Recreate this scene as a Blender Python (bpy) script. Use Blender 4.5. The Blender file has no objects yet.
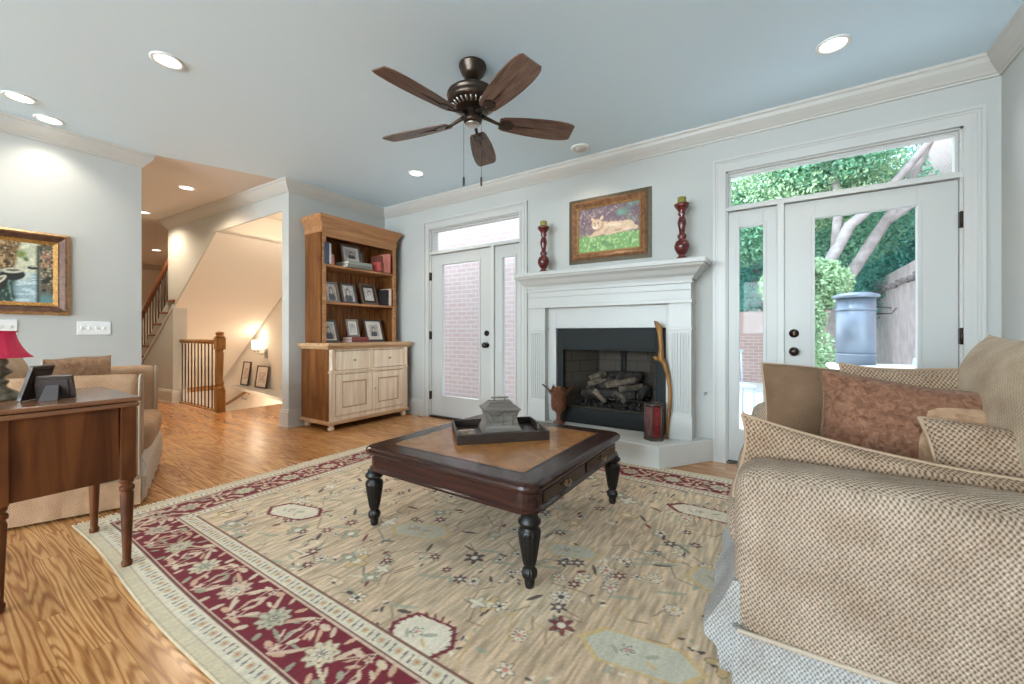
import bpy, math, random
import numpy as np
from mathutils import Vector, Matrix, Quaternion

# ------------------------------------------------------------------ camera, world, lights
SC = bpy.context.scene
COL = SC.collection
YAW = math.atan(268.5 / 406.0)
cd = bpy.data.cameras.new('camera')
cam = bpy.data.objects.new('camera', cd)
COL.objects.link(cam)
cd.sensor_width = 36.0
cd.lens = 406.0 / 1024.0 * 36.0
cd.shift_y = -9.0 / 1024.0
cd.clip_start = 0.02
cam.location = (0, 0, 1.05)
cam.rotation_euler = (math.pi / 2, 0, YAW)
SC.camera = cam

SC.view_settings.view_transform = 'Standard'
SC.view_settings.look = 'None'
SC.view_settings.gamma = 1.0
SC.view_settings.use_curve_mapping = False
SC.view_settings.exposure = 0.42
SC.cycles.max_bounces = 10
SC.cycles.diffuse_bounces = 6
SC.cycles.transparent_max_bounces = 16
SC.cycles.caustics_reflective = False
SC.cycles.caustics_refractive = False
SC.cycles.sample_clamp_indirect = 6.0

wd = bpy.data.worlds.new('sky')
SC.world = wd
wd.use_nodes = True
nt = wd.node_tree
bg = nt.nodes['Background']
tc = nt.nodes.new('ShaderNodeTexCoord'); sp = nt.nodes.new('ShaderNodeSeparateXYZ'); cr = nt.nodes.new('ShaderNodeValToRGB')
nt.links.new(tc.outputs['Generated'], sp.inputs[0]); nt.links.new(sp.outputs[2], cr.inputs[0]); nt.links.new(cr.outputs[0], bg.inputs[0])
cr.color_ramp.elements[0].color = (0.93, 0.96, 1.0, 1); cr.color_ramp.elements[0].position = 0.0
cr.color_ramp.elements[1].color = (0.62, 0.80, 1.0, 1); cr.color_ramp.elements[1].position = 0.8
bg.inputs[1].default_value = 4.6


def light(name, kind, loc, energy, color=(1, 1, 1), rot=(0, 0, 0), **kw):
    d = bpy.data.lights.new(name, kind)
    d.energy = energy; d.color = color
    for k, v in kw.items():
        setattr(d, k, v)
    o = bpy.data.objects.new(name, d)
    COL.objects.link(o)
    o.location = loc; o.rotation_euler = rot
    return o


DAY = (0.79, 0.91, 1.0)
WARM = (1.0, 0.80, 0.58)
light('sun', 'SUN', (-6, -2, 12), 2.6, (1.0, 0.97, 0.92), (math.radians(-4), math.radians(-20), 0), angle=0.03)
# area lamp added outside the assumed rear windows to brighten the room like daylight
light('rear_window_fill', 'AREA', (-1.9, -5.6, 1.75), 620, DAY, (math.radians(-100), 0, math.pi), shape='RECTANGLE', size=5.2, size_y=1.6)


# ------------------------------------------------------------------ materials
def mat(name):
    m = bpy.data.materials.new(name)
    m.use_nodes = True
    return m, m.node_tree, m.node_tree.nodes['Principled BSDF']


def N(t, kind, **kw):
    n = t.nodes.new(kind)
    for k, v in kw.items():
        if k.startswith('i_'):
            n.inputs[k[2:].replace('_', ' ')].default_value = v
        else:
            setattr(n, k, v)
    return n


def ramp(t, fac, stops):
    r = t.nodes.new('ShaderNodeValToRGB')
    while len(r.color_ramp.elements) < len(stops):
        r.color_ramp.elements.new(0.5)
    for e, (p, c) in zip(r.color_ramp.elements, stops):
        e.position = p; e.color = (*c, 1)
    t.links.new(fac, r.inputs[0])
    return r.outputs[0]


def coords(t, kind='Object', scale=(1, 1, 1), rot=(0, 0, 0)):
    c = N(t, 'ShaderNodeTexCoord'); mp = N(t, 'ShaderNodeMapping')
    t.links.new(c.outputs[kind], mp.inputs[0])
    mp.inputs['Scale'].default_value = scale
    mp.inputs['Rotation'].default_value = rot
    return mp.outputs[0]


def bump(t, b, h, strength=0.3, dist=0.005):
    n = N(t, 'ShaderNodeBump'); n.inputs['Strength'].default_value = strength; n.inputs['Distance'].default_value = dist
    t.links.new(h, n.inputs['Height']); t.links.new(n.outputs[0], b.inputs['Normal'])


def plain(name, c, rough=0.5, metal=0.0, var=0.0, vs=8.0, emit=None, es=0.0, coat=0.0):
    m, t, b = mat(name)
    b.inputs['Base Color'].default_value = (*c, 1)
    b.inputs['Roughness'].default_value = rough
    b.inputs['Metallic'].default_value = metal
    b.inputs['Coat Weight'].default_value = coat
    if var > 0:
        n = N(t, 'ShaderNodeTexNoise'); n.inputs['Scale'].default_value = vs; n.inputs['Detail'].default_value = 4
        t.links.new(coords(t), n.inputs['Vector'])
        lo = tuple(max(0, x * (1 - var)) for x in c); hi = tuple(min(1, x * (1 + var)) for x in c)
        t.links.new(ramp(t, n.outputs['Fac'], [(0.3, lo), (0.7, hi)]), b.inputs['Base Color'])
    if emit:
        b.inputs['Emission Color'].default_value = (*emit, 1); b.inputs['Emission Strength'].default_value = es
    return m


def wood(name, dark, light_, axis='z', rough=0.4, scale=1.0, coat=0.0, knots=False):
    m, t, b = mat(name)
    s = {'x': (1.2, 14, 14), 'y': (14, 1.2, 14), 'z': (14, 14, 1.2)}[axis]
    v = coords(t, 'Object', tuple(k * scale for k in s))
    n = N(t, 'ShaderNodeTexNoise'); n.inputs['Scale'].default_value = 1.6; n.inputs['Detail'].default_value = 6; n.inputs['Distortion'].default_value = 1.2
    t.links.new(v, n.inputs['Vector'])
    mid = tuple((a + c) / 2 for a, c in zip(dark, light_))
    col = ramp(t, n.outputs['Fac'], [(0.28, dark), (0.5, mid), (0.72, light_)])
    if knots:
        k = N(t, 'ShaderNodeTexNoise'); k.inputs['Scale'].default_value = 5.0; k.inputs['Detail'].default_value = 1
        t.links.new(coords(t), k.inputs['Vector'])
        mx = N(t, 'ShaderNodeMix', data_type='RGBA', blend_type='MULTIPLY'); mx.inputs[0].default_value = 0.6
        t.links.new(col, mx.inputs[6]); t.links.new(ramp(t, k.outputs['Fac'], [(0.25, (0.45, 0.35, 0.3)), (0.42, (1, 1, 1))]), mx.inputs[7])
        col = mx.outputs[2]
    t.links.new(col, b.inputs['Base Color'])
    b.inputs['Roughness'].default_value = rough
    b.inputs['Coat Weight'].default_value = coat
    b.inputs['Specular IOR Level'].default_value = 0.25
    b.inputs['Coat Roughness'].default_value = 0.15
    bump(t, b, n.outputs['Fac'], 0.12, 0.002)
    return m


def floor_mat():
    m, t, b = mat('oak_floor_boards')
    v = coords(t, 'Object')
    br = N(t, 'ShaderNodeTexBrick')
    br.offset = 0.37; br.offset_frequency = 2
    br.inputs['Scale'].default_value = 1.0
    br.inputs['Brick Width'].default_value = 0.95
    br.inputs['Row Height'].default_value = 0.07
    br.inputs['Mortar Size'].default_value = 0.0009
    br.inputs['Color1'].default_value = (0.0, 0.0, 0.0, 1); br.inputs['Color2'].default_value = (1, 1, 1, 1); br.inputs['Mortar'].default_value = (0.5, 0.5, 0.5, 1)
    t.links.new(v, br.inputs['Vector'])
    # grain, its phase shifted from board to board
    sx = N(t, 'ShaderNodeVectorMath', operation='MULTIPLY_ADD')
    t.links.new(br.outputs['Color'], sx.inputs[0]); sx.inputs[1].default_value = (11.3, 9.1, 5.0); t.links.new(v, sx.inputs[2])
    mp = N(t, 'ShaderNodeMapping'); mp.inputs['Scale'].default_value = (0.75, 12.0, 1); t.links.new(sx.outputs[0], mp.inputs[0])
    n = N(t, 'ShaderNodeTexNoise'); n.inputs['Scale'].default_value = 1.0; n.inputs['Detail'].default_value = 1.5; n.inputs['Distortion'].default_value = 0.2
    t.links.new(mp.outputs[0], n.inputs['Vector'])
    w = N(t, 'ShaderNodeMath', operation='MULTIPLY'); w.inputs[1].default_value = 95.0; t.links.new(n.outputs['Fac'], w.inputs[0])
    sn = N(t, 'ShaderNodeMath', operation='SINE'); t.links.new(w.outputs[0], sn.inputs[0])
    ma = N(t, 'ShaderNodeMapRange'); ma.inputs[1].default_value = -1; ma.inputs[2].default_value = 1; t.links.new(sn.outputs[0], ma.inputs[0])
    fine = N(t, 'ShaderNodeTexNoise'); fine.inputs['Scale'].default_value = 9; fine.inputs['Detail'].default_value = 5
    mp2 = N(t, 'ShaderNodeMapping'); mp2.inputs['Scale'].default_value = (1.0, 14, 1); t.links.new(v, mp2.inputs[0]); t.links.new(mp2.outputs[0], fine.inputs['Vector'])
    grain = ramp(t, ma.outputs[0], [(0.0, (0.42, 0.18, 0.062)), (0.30, (0.57, 0.275, 0.10)), (0.65, (0.72, 0.38, 0.155)), (1.0, (0.76, 0.41, 0.17))])
    board = ramp(t, br.outputs['Color'], [(0.0, (0.68, 0.60, 0.54)), (1.0, (0.92, 0.90, 0.88))])
    mx = N(t, 'ShaderNodeMix', data_type='RGBA', blend_type='MULTIPLY'); mx.inputs[0].default_value = 1
    t.links.new(grain, mx.inputs[6]); t.links.new(board, mx.inputs[7])
    m2 = N(t, 'ShaderNodeMix', data_type='RGBA', blend_type='MULTIPLY'); m2.inputs[0].default_value = 0.8
    t.links.new(mx.outputs[2], m2.inputs[6]); t.links.new(ramp(t, fine.outputs['Fac'], [(0.3, (0.72, 0.66, 0.6)), (0.6, (1, 1, 1))]), m2.inputs[7])
    m3 = N(t, 'ShaderNodeMix', data_type='RGBA', blend_type='MIX'); t.links.new(br.outputs['Fac'], m3.inputs[0])
    t.links.new(m2.outputs[2], m3.inputs[6]); m3.inputs[7].default_value = (0.30, 0.14, 0.055, 1)
    t.links.new(m3.outputs[2], b.inputs['Base Color'])
    b.inputs['Roughness'].default_value = 0.24
    b.inputs['Coat Weight'].default_value = 0.1; b.inputs['Coat Roughness'].default_value = 0.15
    bump(t, b, fine.outputs['Fac'], 0.04, 0.001)
    return m


def weave(name, light_, dark, cell=0.012, rough=0.95, contrast=1.0, strength=0.7):
    """diamond-textured chenille"""
    m, t, b = mat(name)
    c = N(t, 'ShaderNodeTexCoord')
    mp = N(t, 'ShaderNodeMapping'); mp.inputs['Rotation'].default_value = (0, 0, 0)
    k = math.pi / cell
    mp.inputs['Scale'].default_value = (k, k * .72, k)
    dw = N(t, 'ShaderNodeTexNoise'); dw.inputs['Scale'].default_value = 80; t.links.new(c.outputs['UV'], dw.inputs['Vector'])
    va = N(t, 'ShaderNodeVectorMath', operation='MULTIPLY_ADD'); t.links.new(dw.outputs['Color'], va.inputs[0]); va.inputs[1].default_value = (cell * 1.5,) * 3; t.links.new(c.outputs['UV'], va.inputs[2])
    t.links.new(va.outputs[0], mp.inputs[0])
    dn = N(t, 'ShaderNodeTexNoise'); dn.inputs['Scale'].default_value = 12; t.links.new(c.outputs['UV'], dn.inputs['Vector'])
    s = N(t, 'ShaderNodeSeparateXYZ'); t.links.new(mp.outputs[0], s.inputs[0])
    a1 = N(t, 'ShaderNodeMath', operation='SINE'); t.links.new(s.outputs[0], a1.inputs[0])
    a2 = N(t, 'ShaderNodeMath', operation='SINE'); t.links.new(s.outputs[1], a2.inputs[0])
    pr = N(t, 'ShaderNodeMath', operation='MULTIPLY'); t.links.new(a1.outputs[0], pr.inputs[0]); t.links.new(a2.outputs[0], pr.inputs[1])
    ab = N(t, 'ShaderNodeMath', operation='MULTIPLY_ADD'); t.links.new(pr.outputs[0], ab.inputs[0]); ab.inputs[1].default_value = 0.5; ab.inputs[2].default_value = 0.5
    big = N(t, 'ShaderNodeTexNoise'); big.inputs['Scale'].default_value = 7; big.inputs['Detail'].default_value = 3; t.links.new(c.outputs['Object'], big.inputs['Vector'])
    mid = tuple(d + (l - d) * (1 - contrast * 0.5) for l, d in zip(light_, dark))
    col = ramp(t, ab.outputs[0], [(0.12, dark), (0.42, mid), (0.8, light_)])
    mx = N(t, 'ShaderNodeMix', data_type='RGBA', blend_type='MULTIPLY'); mx.inputs[0].default_value = 1
    t.links.new(col, mx.inputs[6]); t.links.new(ramp(t, big.outputs['Fac'], [(0.3, (0.74, 0.70, 0.66)), (0.65, (1, 1, 1))]), mx.inputs[7])
    t.links.new(mx.outputs[2], b.inputs['Base Color'])
    b.inputs['Roughness'].default_value = rough
    b.inputs['Sheen Weight'].default_value = 0.03; b.inputs['Specular IOR Level'].default_value = 0.15
    bump(t, b, ab.outputs[0], strength, 0.004)
    return m


def plush(name, dark, light_, scale=18):
    m, t, b = mat(name)
    n = N(t, 'ShaderNodeTexNoise'); n.inputs['Scale'].default_value = scale; n.inputs['Detail'].default_value = 6; n.inputs['Distortion'].default_value = 1.0
    t.links.new(coords(t), n.inputs['Vector'])
    t.links.new(ramp(t, n.outputs['Fac'], [(0.3, dark), (0.7, light_)]), b.inputs['Base Color'])
    b.inputs['Roughness'].default_value = 0.9; b.inputs['Sheen Weight'].default_value = 0.08; b.inputs['Specular IOR Level'].default_value = 0.2
    bump(t, b, n.outputs['Fac'], 0.5, 0.006)
    return m


def vcol(name, rough=0.9, bump_s=0.0, bs=300):
    m, t, b = mat(name)
    a = N(t, 'ShaderNodeAttribute', attribute_name='Col')
    t.links.new(a.outputs['Color'], b.inputs['Base Color'])
    b.inputs['Roughness'].default_value = rough
    if bump_s:
        n = N(t, 'ShaderNodeTexNoise'); n.inputs['Scale'].default_value = bs; t.links.new(coords(t), n.inputs['Vector'])
        bump(t, b, n.outputs['Fac'], bump_s, 0.004)
    return m


def glass_mat():
    m = bpy.data.materials.new('window_glass'); m.use_nodes = True
    t = m.node_tree; t.nodes.clear()
    o = N(t, 'ShaderNodeOutputMaterial'); mx = N(t, 'ShaderNodeMixShader'); tr = N(t, 'ShaderNodeBsdfTransparent'); gl = N(t, 'ShaderNodeBsdfGlossy')
    gl.inputs['Roughness'].default_value = 0.02; tr.inputs[0].default_value = (0.97, 0.99, 0.99, 1)
    f = N(t, 'ShaderNodeFresnel'); f.inputs[0].default_value = 1.45
    ge = N(t, 'ShaderNodeNewGeometry'); iv_ = N(t, 'ShaderNodeMath', operation='SUBTRACT'); iv_.inputs[0].default_value = 1.0; t.links.new(ge.outputs['Backfacing'], iv_.inputs[1])
    ml = N(t, 'ShaderNodeMath', operation='MULTIPLY'); t.links.new(f.outputs[0], ml.inputs[0]); md_ = N(t, 'ShaderNodeMath', operation='MULTIPLY'); md_.inputs[1].default_value = 0.3; t.links.new(iv_.outputs[0], md_.inputs[0]); t.links.new(md_.outputs[0], ml.inputs[1]); t.links.new(ml.outputs[0], mx.inputs[0]); t.links.new(tr.outputs[0], mx.inputs[1]); t.links.new(gl.outputs[0], mx.inputs[2]); t.links.new(mx.outputs[0], o.inputs[0])
    return m


def brick_mat(name, c1, c2, mortar, bw=0.21, rh=0.075):
    m, t, b = mat(name)
    br = N(t, 'ShaderNodeTexBrick'); br.inputs['Scale'].default_value = 1
    br.inputs['Brick Width'].default_value = bw; br.inputs['Row Height'].default_value = rh; br.inputs['Mortar Size'].default_value = 0.008
    br.inputs['Color1'].default_value = (*c1, 1); br.inputs['Color2'].default_value = (*c2, 1); br.inputs['Mortar'].default_value = (*mortar, 1)
    c = N(t, 'ShaderNodeTexCoord'); t.links.new(c.outputs['UV'], br.inputs['Vector'])
    t.links.new(br.outputs['Color'], b.inputs['Base Color']); b.inputs['Roughness'].default_value = 0.9
    bump(t, b, br.outputs['Fac'], -0.3, 0.01)
    return m


MT = {}
MT['wall'] = plain('wall_paint', (0.50, 0.505, 0.48), 0.75, var=0.02, vs=2)
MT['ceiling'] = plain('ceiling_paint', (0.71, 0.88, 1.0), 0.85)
MT['hall_ceiling'] = plain('hall_ceiling_beige', (0.68, 0.62, 0.56), 0.85)  # beige base colour for the hall part of the ceiling
MT['trim'] = plain('white_trim_paint', (0.56, 0.55, 0.525), 0.35)
MT['crown'] = plain('cream_crown_paint', (0.54, 0.52, 0.48), 0.4)
MT['door'] = plain('white_door_paint', (0.51, 0.51, 0.49), 0.35)
MT['mantel'] = plain('mantel_paint', (0.51, 0.505, 0.48), 0.35)
MT['stairwall'] = plain('stairwell_paint', (0.76, 0.72, 0.66), 0.8)
MT['floor'] = floor_mat()
MT['glass'] = glass_mat()
MT['bronze'] = plain('dark_bronze', (0.05, 0.035, 0.028), 0.3, 0.8)
MT['black_metal'] = plain('black_painted_steel', (0.014, 0.016, 0.016), 0.6, 0.0)
MT['steel'] = plain('brushed_nickel', (0.45, 0.44, 0.42), 0.3, 0.9)
MT['pine'] = wood('honey_pine', (0.11, 0.036, 0.009), (0.27, 0.105, 0.030), 'z', 0.4, 0.8, knots=True)
MT['pine_h'] = wood('honey_pine_rails', (0.33, 0.135, 0.05), (0.54, 0.28, 0.13), 'y', 0.4, 0.8)
MT['pine_mid'] = wood('half_lit_pine', (0.40, 0.22, 0.10), (0.66, 0.43, 0.25), 'y', 0.35, 0.7)  # light on counter and plinth fronts put into this in-between pine
MT['pine_front'] = wood('lit_pine_front', (0.72, 0.52, 0.35), (0.93, 0.78, 0.61), 'z', 0.35, 0.6)  # window light on the bookcase front put into a paler pine
MT['pine_back'] = wood('dark_pine_backing', (0.14, 0.045, 0.012), (0.52, 0.215, 0.065), 'z', 0.45, 1.2)
MT['mahog'] = wood('dark_mahogany', (0.018, 0.007, 0.006), (0.05, 0.018, 0.012), 'x', 0.2, 1.0, coat=0.12)
MT['leg_dark'] = plain('ebonised_wood', (0.009, 0.007, 0.006), 0.4)
MT['tabletop'] = plush('burled_leather_top', (0.25, 0.095, 0.028), (0.40, 0.185, 0.062), 14)
MT['tabletop'].node_tree.nodes['Principled BSDF'].inputs['Roughness'].default_value = 0.22
MT['tabletop'].node_tree.nodes['Principled BSDF'].inputs['Specular IOR Level'].default_value = 0.3
MT['tabletop'].node_tree.nodes['Principled BSDF'].inputs['Sheen Weight'].default_value = 0
for l in list(MT['tabletop'].node_tree.links):
    if l.to_socket.name == 'Normal': MT['tabletop'].node_tree.links.remove(l)
MT['walnut'] = wood('walnut_side_table', (0.075, 0.021, 0.006), (0.19, 0.062, 0.018), 'z', 0.4, 0.7, coat=0.0, knots=True)
MT['walnut_top'] = wood('walnut_table_top', (0.17, 0.07, 0.032), (0.30, 0.14, 0.07), 'y', 0.25, 0.8, coat=0.4)
MT['oak_rail'] = wood('stair_rail_oak', (0.22, 0.095, 0.025), (0.42, 0.20, 0.06), 'z', 0.3, 1.0)
MT['cherry_rail'] = wood('cherry_handrail', (0.15, 0.045, 0.02), (0.27, 0.09, 0.04), 'x', 0.3, 1.0)
MT['iron'] = plain('wrought_iron', (0.045, 0.035, 0.03), 0.45, 0.4)
MT['black_metal'].node_tree.nodes['Principled BSDF'].inputs['Specular IOR Level'].default_value = 0.2
MT['leg_dark'].node_tree.nodes['Principled BSDF'].inputs['Specular IOR Level'].default_value = 0.35
MT['sofa'] = weave('beige_diamond_chenille', (0.56, 0.44, 0.34), (0.18, 0.128, 0.09), 0.0058)
MT['sofa_skirt'] = weave('pale_chenille_skirt', (0.56, 0.555, 0.545), (0.25, 0.235, 0.22), 0.0058)
MT['chair_side'] = weave('grey_beige_chenille', (0.62, 0.39, 0.24), (0.40, 0.235, 0.135), 0.005)
MT['chair_skirt'] = plain('warm_cream_skirt', (0.56, 0.46, 0.36), 0.9, var=.08, vs=60)
MT['cushion_e'] = weave('tan_diamond_chenille', (0.50, 0.36, 0.25), (0.15, 0.09, 0.058), 0.0068)
MT['cushion_plain'] = weave('cream_cushion_fabric', (0.55, 0.43, 0.31), (0.40, 0.295, 0.20), 0.008, strength=0.3)
MT['pil_brown'] = weave('brown_ribbed_velvet', (0.27, 0.165, 0.10), (0.16, 0.095, 0.056), 0.005, strength=0.4)
MT['pil_red'] = plush('russet_plush', (0.13, 0.052, 0.028), (0.30, 0.15, 0.09), 42)
MT['pil_tan'] = plush('tan_plush', (0.30, 0.17, 0.095), (0.50, 0.32, 0.20), 30)
MT['piping'] = plain('brown_piping', (0.42, 0.29, 0.19), 0.9)
MT['piping_l'] = plain('beige_piping', (0.48, 0.39, 0.30), 0.9)
MT['emit_can'] = plain('lit_lamp_disc', (1, 1, 1), 0.5, emit=(1.0, 0.96, 0.88), es=4.0)
MT['can_trim'] = plain('white_can_trim', (0.8, 0.8, 0.78), 0.4)
MT['plate'] = plain('white_plastic', (0.82, 0.83, 0.82), 0.35)
MT['frame_dark'] = plain('dark_frame_wood', (0.045, 0.030, 0.024), 0.3)
MT['frame_grey'] = plain('pewter_frame', (0.09, 0.08, 0.078), 0.4, 0.2)
MT['frame_silver'] = plain('silver_frame', (0.24, 0.21, 0.19), 0.35, 0.3)
MT['frame_brown'] = plain('bronze_frame_wood', (0.13, 0.075, 0.045), 0.4)
MT['matboard'] = plain('cream_mat_board', (0.72, 0.68, 0.62), 0.8)
MT['card'] = plain('brown_card_backing', (0.035, 0.022, 0.018), 0.6)
MT['vc'] = vcol('painted_canvas', 0.55)
MT['rug'] = vcol('rug_wool', 1.0, 0.25, 260)
MT['ground'] = plain('pale_patio_stone', (0.62, 0.60, 0.58), 0.9, var=0.15, vs=3)
MT['leaf'] = plain('green_leaves', (0.20, 0.44, 0.28), 0.6, var=0.5, vs=1.3)
MT['leaf2'] = plain('deep_green_leaves', (0.14, 0.44, 0.37), 0.6, var=0.5, vs=1.0)
MT['leaf3'] = plain('yellow_green_leaves', (0.33, 0.50, 0.28), 0.6, var=0.4, vs=1.3)
MT['bark'] = plain('pale_grey_bark', (0.34, 0.31, 0.30), 0.9, var=0.3, vs=6)


# ------------------------------------------------------------------ mesh tools
class MB:
    def __init__(s):
        s.v = []; s.f = []; s.sm = []

    def add(s, vs, fs, smooth=False, M=None):
        b = len(s.v)
        if M is not None:
            vs = [tuple(M @ Vector(p)) for p in vs]
        s.v.extend([tuple(p) for p in vs])
        s.f.extend([tuple(b + i for i in f) for f in fs])
        s.sm.extend([smooth] * len(fs))
        return s

    def box(s, x0, y0, z0, x1, y1, z1, M=None):
        x0, x1 = min(x0, x1), max(x0, x1); y0, y1 = min(y0, y1), max(y0, y1); z0, z1 = min(z0, z1), max(z0, z1)
        vs = [(x0, y0, z0), (x1, y0, z0), (x1, y1, z0), (x0, y1, z0), (x0, y0, z1), (x1, y0, z1), (x1, y1, z1), (x0, y1, z1)]
        return s.add(vs, [(0, 3, 2, 1), (4, 5, 6, 7), (0, 1, 5, 4), (1, 2, 6, 5), (2, 3, 7, 6), (3, 0, 4, 7)], False, M)

    def frustum(s, x0, y0, x1, y1, z0, X0, Y0, X1, Y1, z1, M=None):
        vs = [(x0, y0, z0), (x1, y0, z0), (x1, y1, z0), (x0, y1, z0), (X0, Y0, z1), (X1, Y0, z1), (X1, Y1, z1), (X0, Y1, z1)]
        return s.add(vs, [(0, 3, 2, 1), (4, 5, 6, 7), (0, 1, 5, 4), (1, 2, 6, 5), (2, 3, 7, 6), (3, 0, 4, 7)], False, M)

    def prism(s, poly, d0, d1, plane='xz', M=None):
        """poly of 2-D points extruded along the third axis"""
        n = len(poly)
        def P(a, b, d):
            return {'xz': (a, d, b), 'yz': (d, a, b), 'xy': (a, b, d)}[plane]
        vs = [P(a, b, d0) for a, b in poly] + [P(a, b, d1) for a, b in poly]
        ar = sum(poly[i][0] * poly[(i + 1) % n][1] - poly[(i + 1) % n][0] * poly[i][1] for i in range(n))
        flip = (ar > 0) != (plane == 'xz')
        if d1 < d0: flip = not flip
        fs = [tuple(range(n)), tuple(range(2 * n - 1, n - 1, -1))] + [((i + 1) % n, i, n + i, n + (i + 1) % n) for i in range(n)]
        if flip: fs = [tuple(reversed(f)) for f in fs]
        fs = [tuple(reversed(f)) for f in fs]
        return s.add(vs, fs, False, M)

    def lathe(s, prof, n=24, c=(0, 0, 0), flute=0.0, nf=12, frange=None, M=None, sx=1.0):
        vs = []
        for (r, z) in prof:
            for i in range(n):
                a = 2 * math.pi * i / n
                rr = r
                if flute and (frange is None or frange[0] <= z <= frange[1]):
                    rr = r * (1 - flute * (0.5 + 0.5 * math.cos(a * nf)))
                vs.append((c[0] + rr * math.cos(a) * sx, c[1] + rr * math.sin(a), c[2] + z))
        fs = []
        m = len(prof)
        for j in range(m - 1):
            for i in range(n):
                k = (i + 1) % n
                fs.append((j * n + i, j * n + k, (j + 1) * n + k, (j + 1) * n + i))
        fs.append(tuple(range(n - 1, -1, -1))); fs.append(tuple((m - 1) * n + i for i in range(n)))
        if prof[-1][1] < prof[0][1]: fs = [tuple(reversed(f)) for f in fs]
        return s.add(vs, fs, n > 8, M)

    def tube(s, pts, r, n=8, closed=False, M=None, caps=True):
        pts = [Vector(p) for p in pts]
        m = len(pts)
        rs = r if isinstance(r, (list, tuple)) else [r] * m
        vs = []
        up = None
        for i, p in enumerate(pts):
            if closed: d = pts[(i + 1) % m] - pts[i - 1]
            else: d = pts[min(i + 1, m - 1)] - pts[max(i - 1, 0)]
            if d.length < 1e-9: d = Vector((0, 0, 1))
            d.normalize()
            if up is None:
                up = Vector((0, 0, 1)) if abs(d.z) < 0.9 else Vector((1, 0, 0))
            a = d.cross(up)
            if a.length < 1e-4: a = d.cross(Vector((1, 0, 0)))
            a.normalize(); b = a.cross(d); up = b
            for k in range(n):
                t = 2 * math.pi * k / n
                vs.append(tuple(p + (a * math.cos(t) + b * math.sin(t)) * rs[i]))
        fs = []
        for j in range(m if closed else m - 1):
            for k in range(n):
                q = (k + 1) % n; J = (j + 1) % m
                fs.append((j * n + k, J * n + k, J * n + q, j * n + q))
        if not closed and caps:
            fs.append(tuple(range(n))); fs.append(tuple((m - 1) * n + k for k in range(n - 1, -1, -1)))
        return s.add(vs, fs, True, M)

    def rbox(s, x0, y0, z0, x1, y1, z1, r, n=10, bulge=0.0, M=None, fn=None):
        """rounded cushion-like box, every face a grid"""
        hx, hy, hz = (x1 - x0) / 2, (y1 - y0) / 2, (z1 - z0) / 2
        c = Vector(((x0 + x1) / 2, (y0 + y1) / 2, (z0 + z1) / 2))
        r = min(r, hx, hy, hz)
        idx = {}; vs = []; fs = []
        def ts(h):
            k = max(2, n // 3)
            a = [-h + r * (1 - math.cos(math.pi / 2 * i / k)) for i in range(k)]
            b = [-h + r + (2 * h - 2 * r) * i / n for i in range(n + 1)] if h > r + 1e-6 else [0.0]
            e = [h - r + r * math.sin(math.pi / 2 * i / k) for i in range(1, k + 1)]
            return a + b + e
        X, Y, Z = ts(hx), ts(hy), ts(hz)
        def V(x, y, z):
            key = (round(x, 6), round(y, 6), round(z, 6))
            if key in idx: return idx[key]
            p = Vector((x, y, z))
            q = Vector((max(-hx + r, min(hx - r, x)), max(-hy + r, min(hy - r, y)), max(-hz + r, min(hz - r, z))))
            d = p - q
            if d.length > 1e-9:
                # cube -> sphere remap of the corner block
                e = d / r
                sx, sy, sz = e.x ** 2, e.y ** 2, e.z ** 2
                e2 = Vector((e.x * math.sqrt(max(0, 1 - sy / 2 - sz / 2 + sy * sz / 3)), e.y * math.sqrt(max(0, 1 - sz / 2 - sx / 2 + sz * sx / 3)), e.z * math.sqrt(max(0, 1 - sx / 2 - sy / 2 + sx * sy / 3))))
                p = q + e2 * r
            if bulge:
                u, v, w = x / hx, y / hy, z / hz
                k = bulge * max(0, 1 - u * u) ** .7 * max(0, 1 - v * v) ** .7
                k2 = bulge * max(0, 1 - u * u) ** .7 * max(0, 1 - w * w) ** .7
                k3 = bulge * max(0, 1 - v * v) ** .7 * max(0, 1 - w * w) ** .7
                p = p + Vector((k3 * (1 if u > 0 else -1) * abs(u), k2 * (1 if v > 0 else -1) * abs(v), k * (1 if w > 0 else -1) * abs(w)))
            p = p + c
            if fn: p = Vector(fn(p.x, p.y, p.z))
            idx[key] = len(vs); vs.append(tuple(p)); return idx[key]
        def face(A, B, mk, flip):
            for i in range(len(A) - 1):
                for j in range(len(B) - 1):
                    q = [mk(A[i], B[j]), mk(A[i + 1], B[j]), mk(A[i + 1], B[j + 1]), mk(A[i], B[j + 1])]
                    fs.append(tuple(reversed(q)) if flip else tuple(q))
        face(X, Y, lambda a, b: V(a, b, hz), False); face(X, Y, lambda a, b: V(a, b, -hz), True)
        face(X, Z, lambda a, b: V(a, -hy, b), False); face(X, Z, lambda a, b: V(a, hy, b), True)
        face(Y, Z, lambda a, b: V(hx, a, b), False); face(Y, Z, lambda a, b: V(-hx, a, b), True)
        return s.add(vs, fs, True, M)

    def build(s, name, m, parent=None, bevel=0.0, seg=2, loc=None):
        me = bpy.data.meshes.new(name)
        me.from_pydata(s.v, [], s.f)
        me.polygons.foreach_set('use_smooth', s.sm)
        # box-projected UVs in metres
        nl = len(me.loops)
        co = np.empty(len(me.vertices) * 3, 'f'); me.vertices.foreach_get('co', co); co = co.reshape(-1, 3)
        li = np.empty(nl, 'i'); me.loops.foreach_get('vertex_index', li)
        pn = np.empty(len(me.polygons) * 3, 'f'); me.polygons.foreach_get('normal', pn); pn = np.abs(pn.reshape(-1, 3))
        lt = np.empty(len(me.polygons), 'i'); me.polygons.foreach_get('loop_total', lt)
        ax = np.repeat(np.argmax(pn, 1), lt)
        p = co[li]
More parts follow.
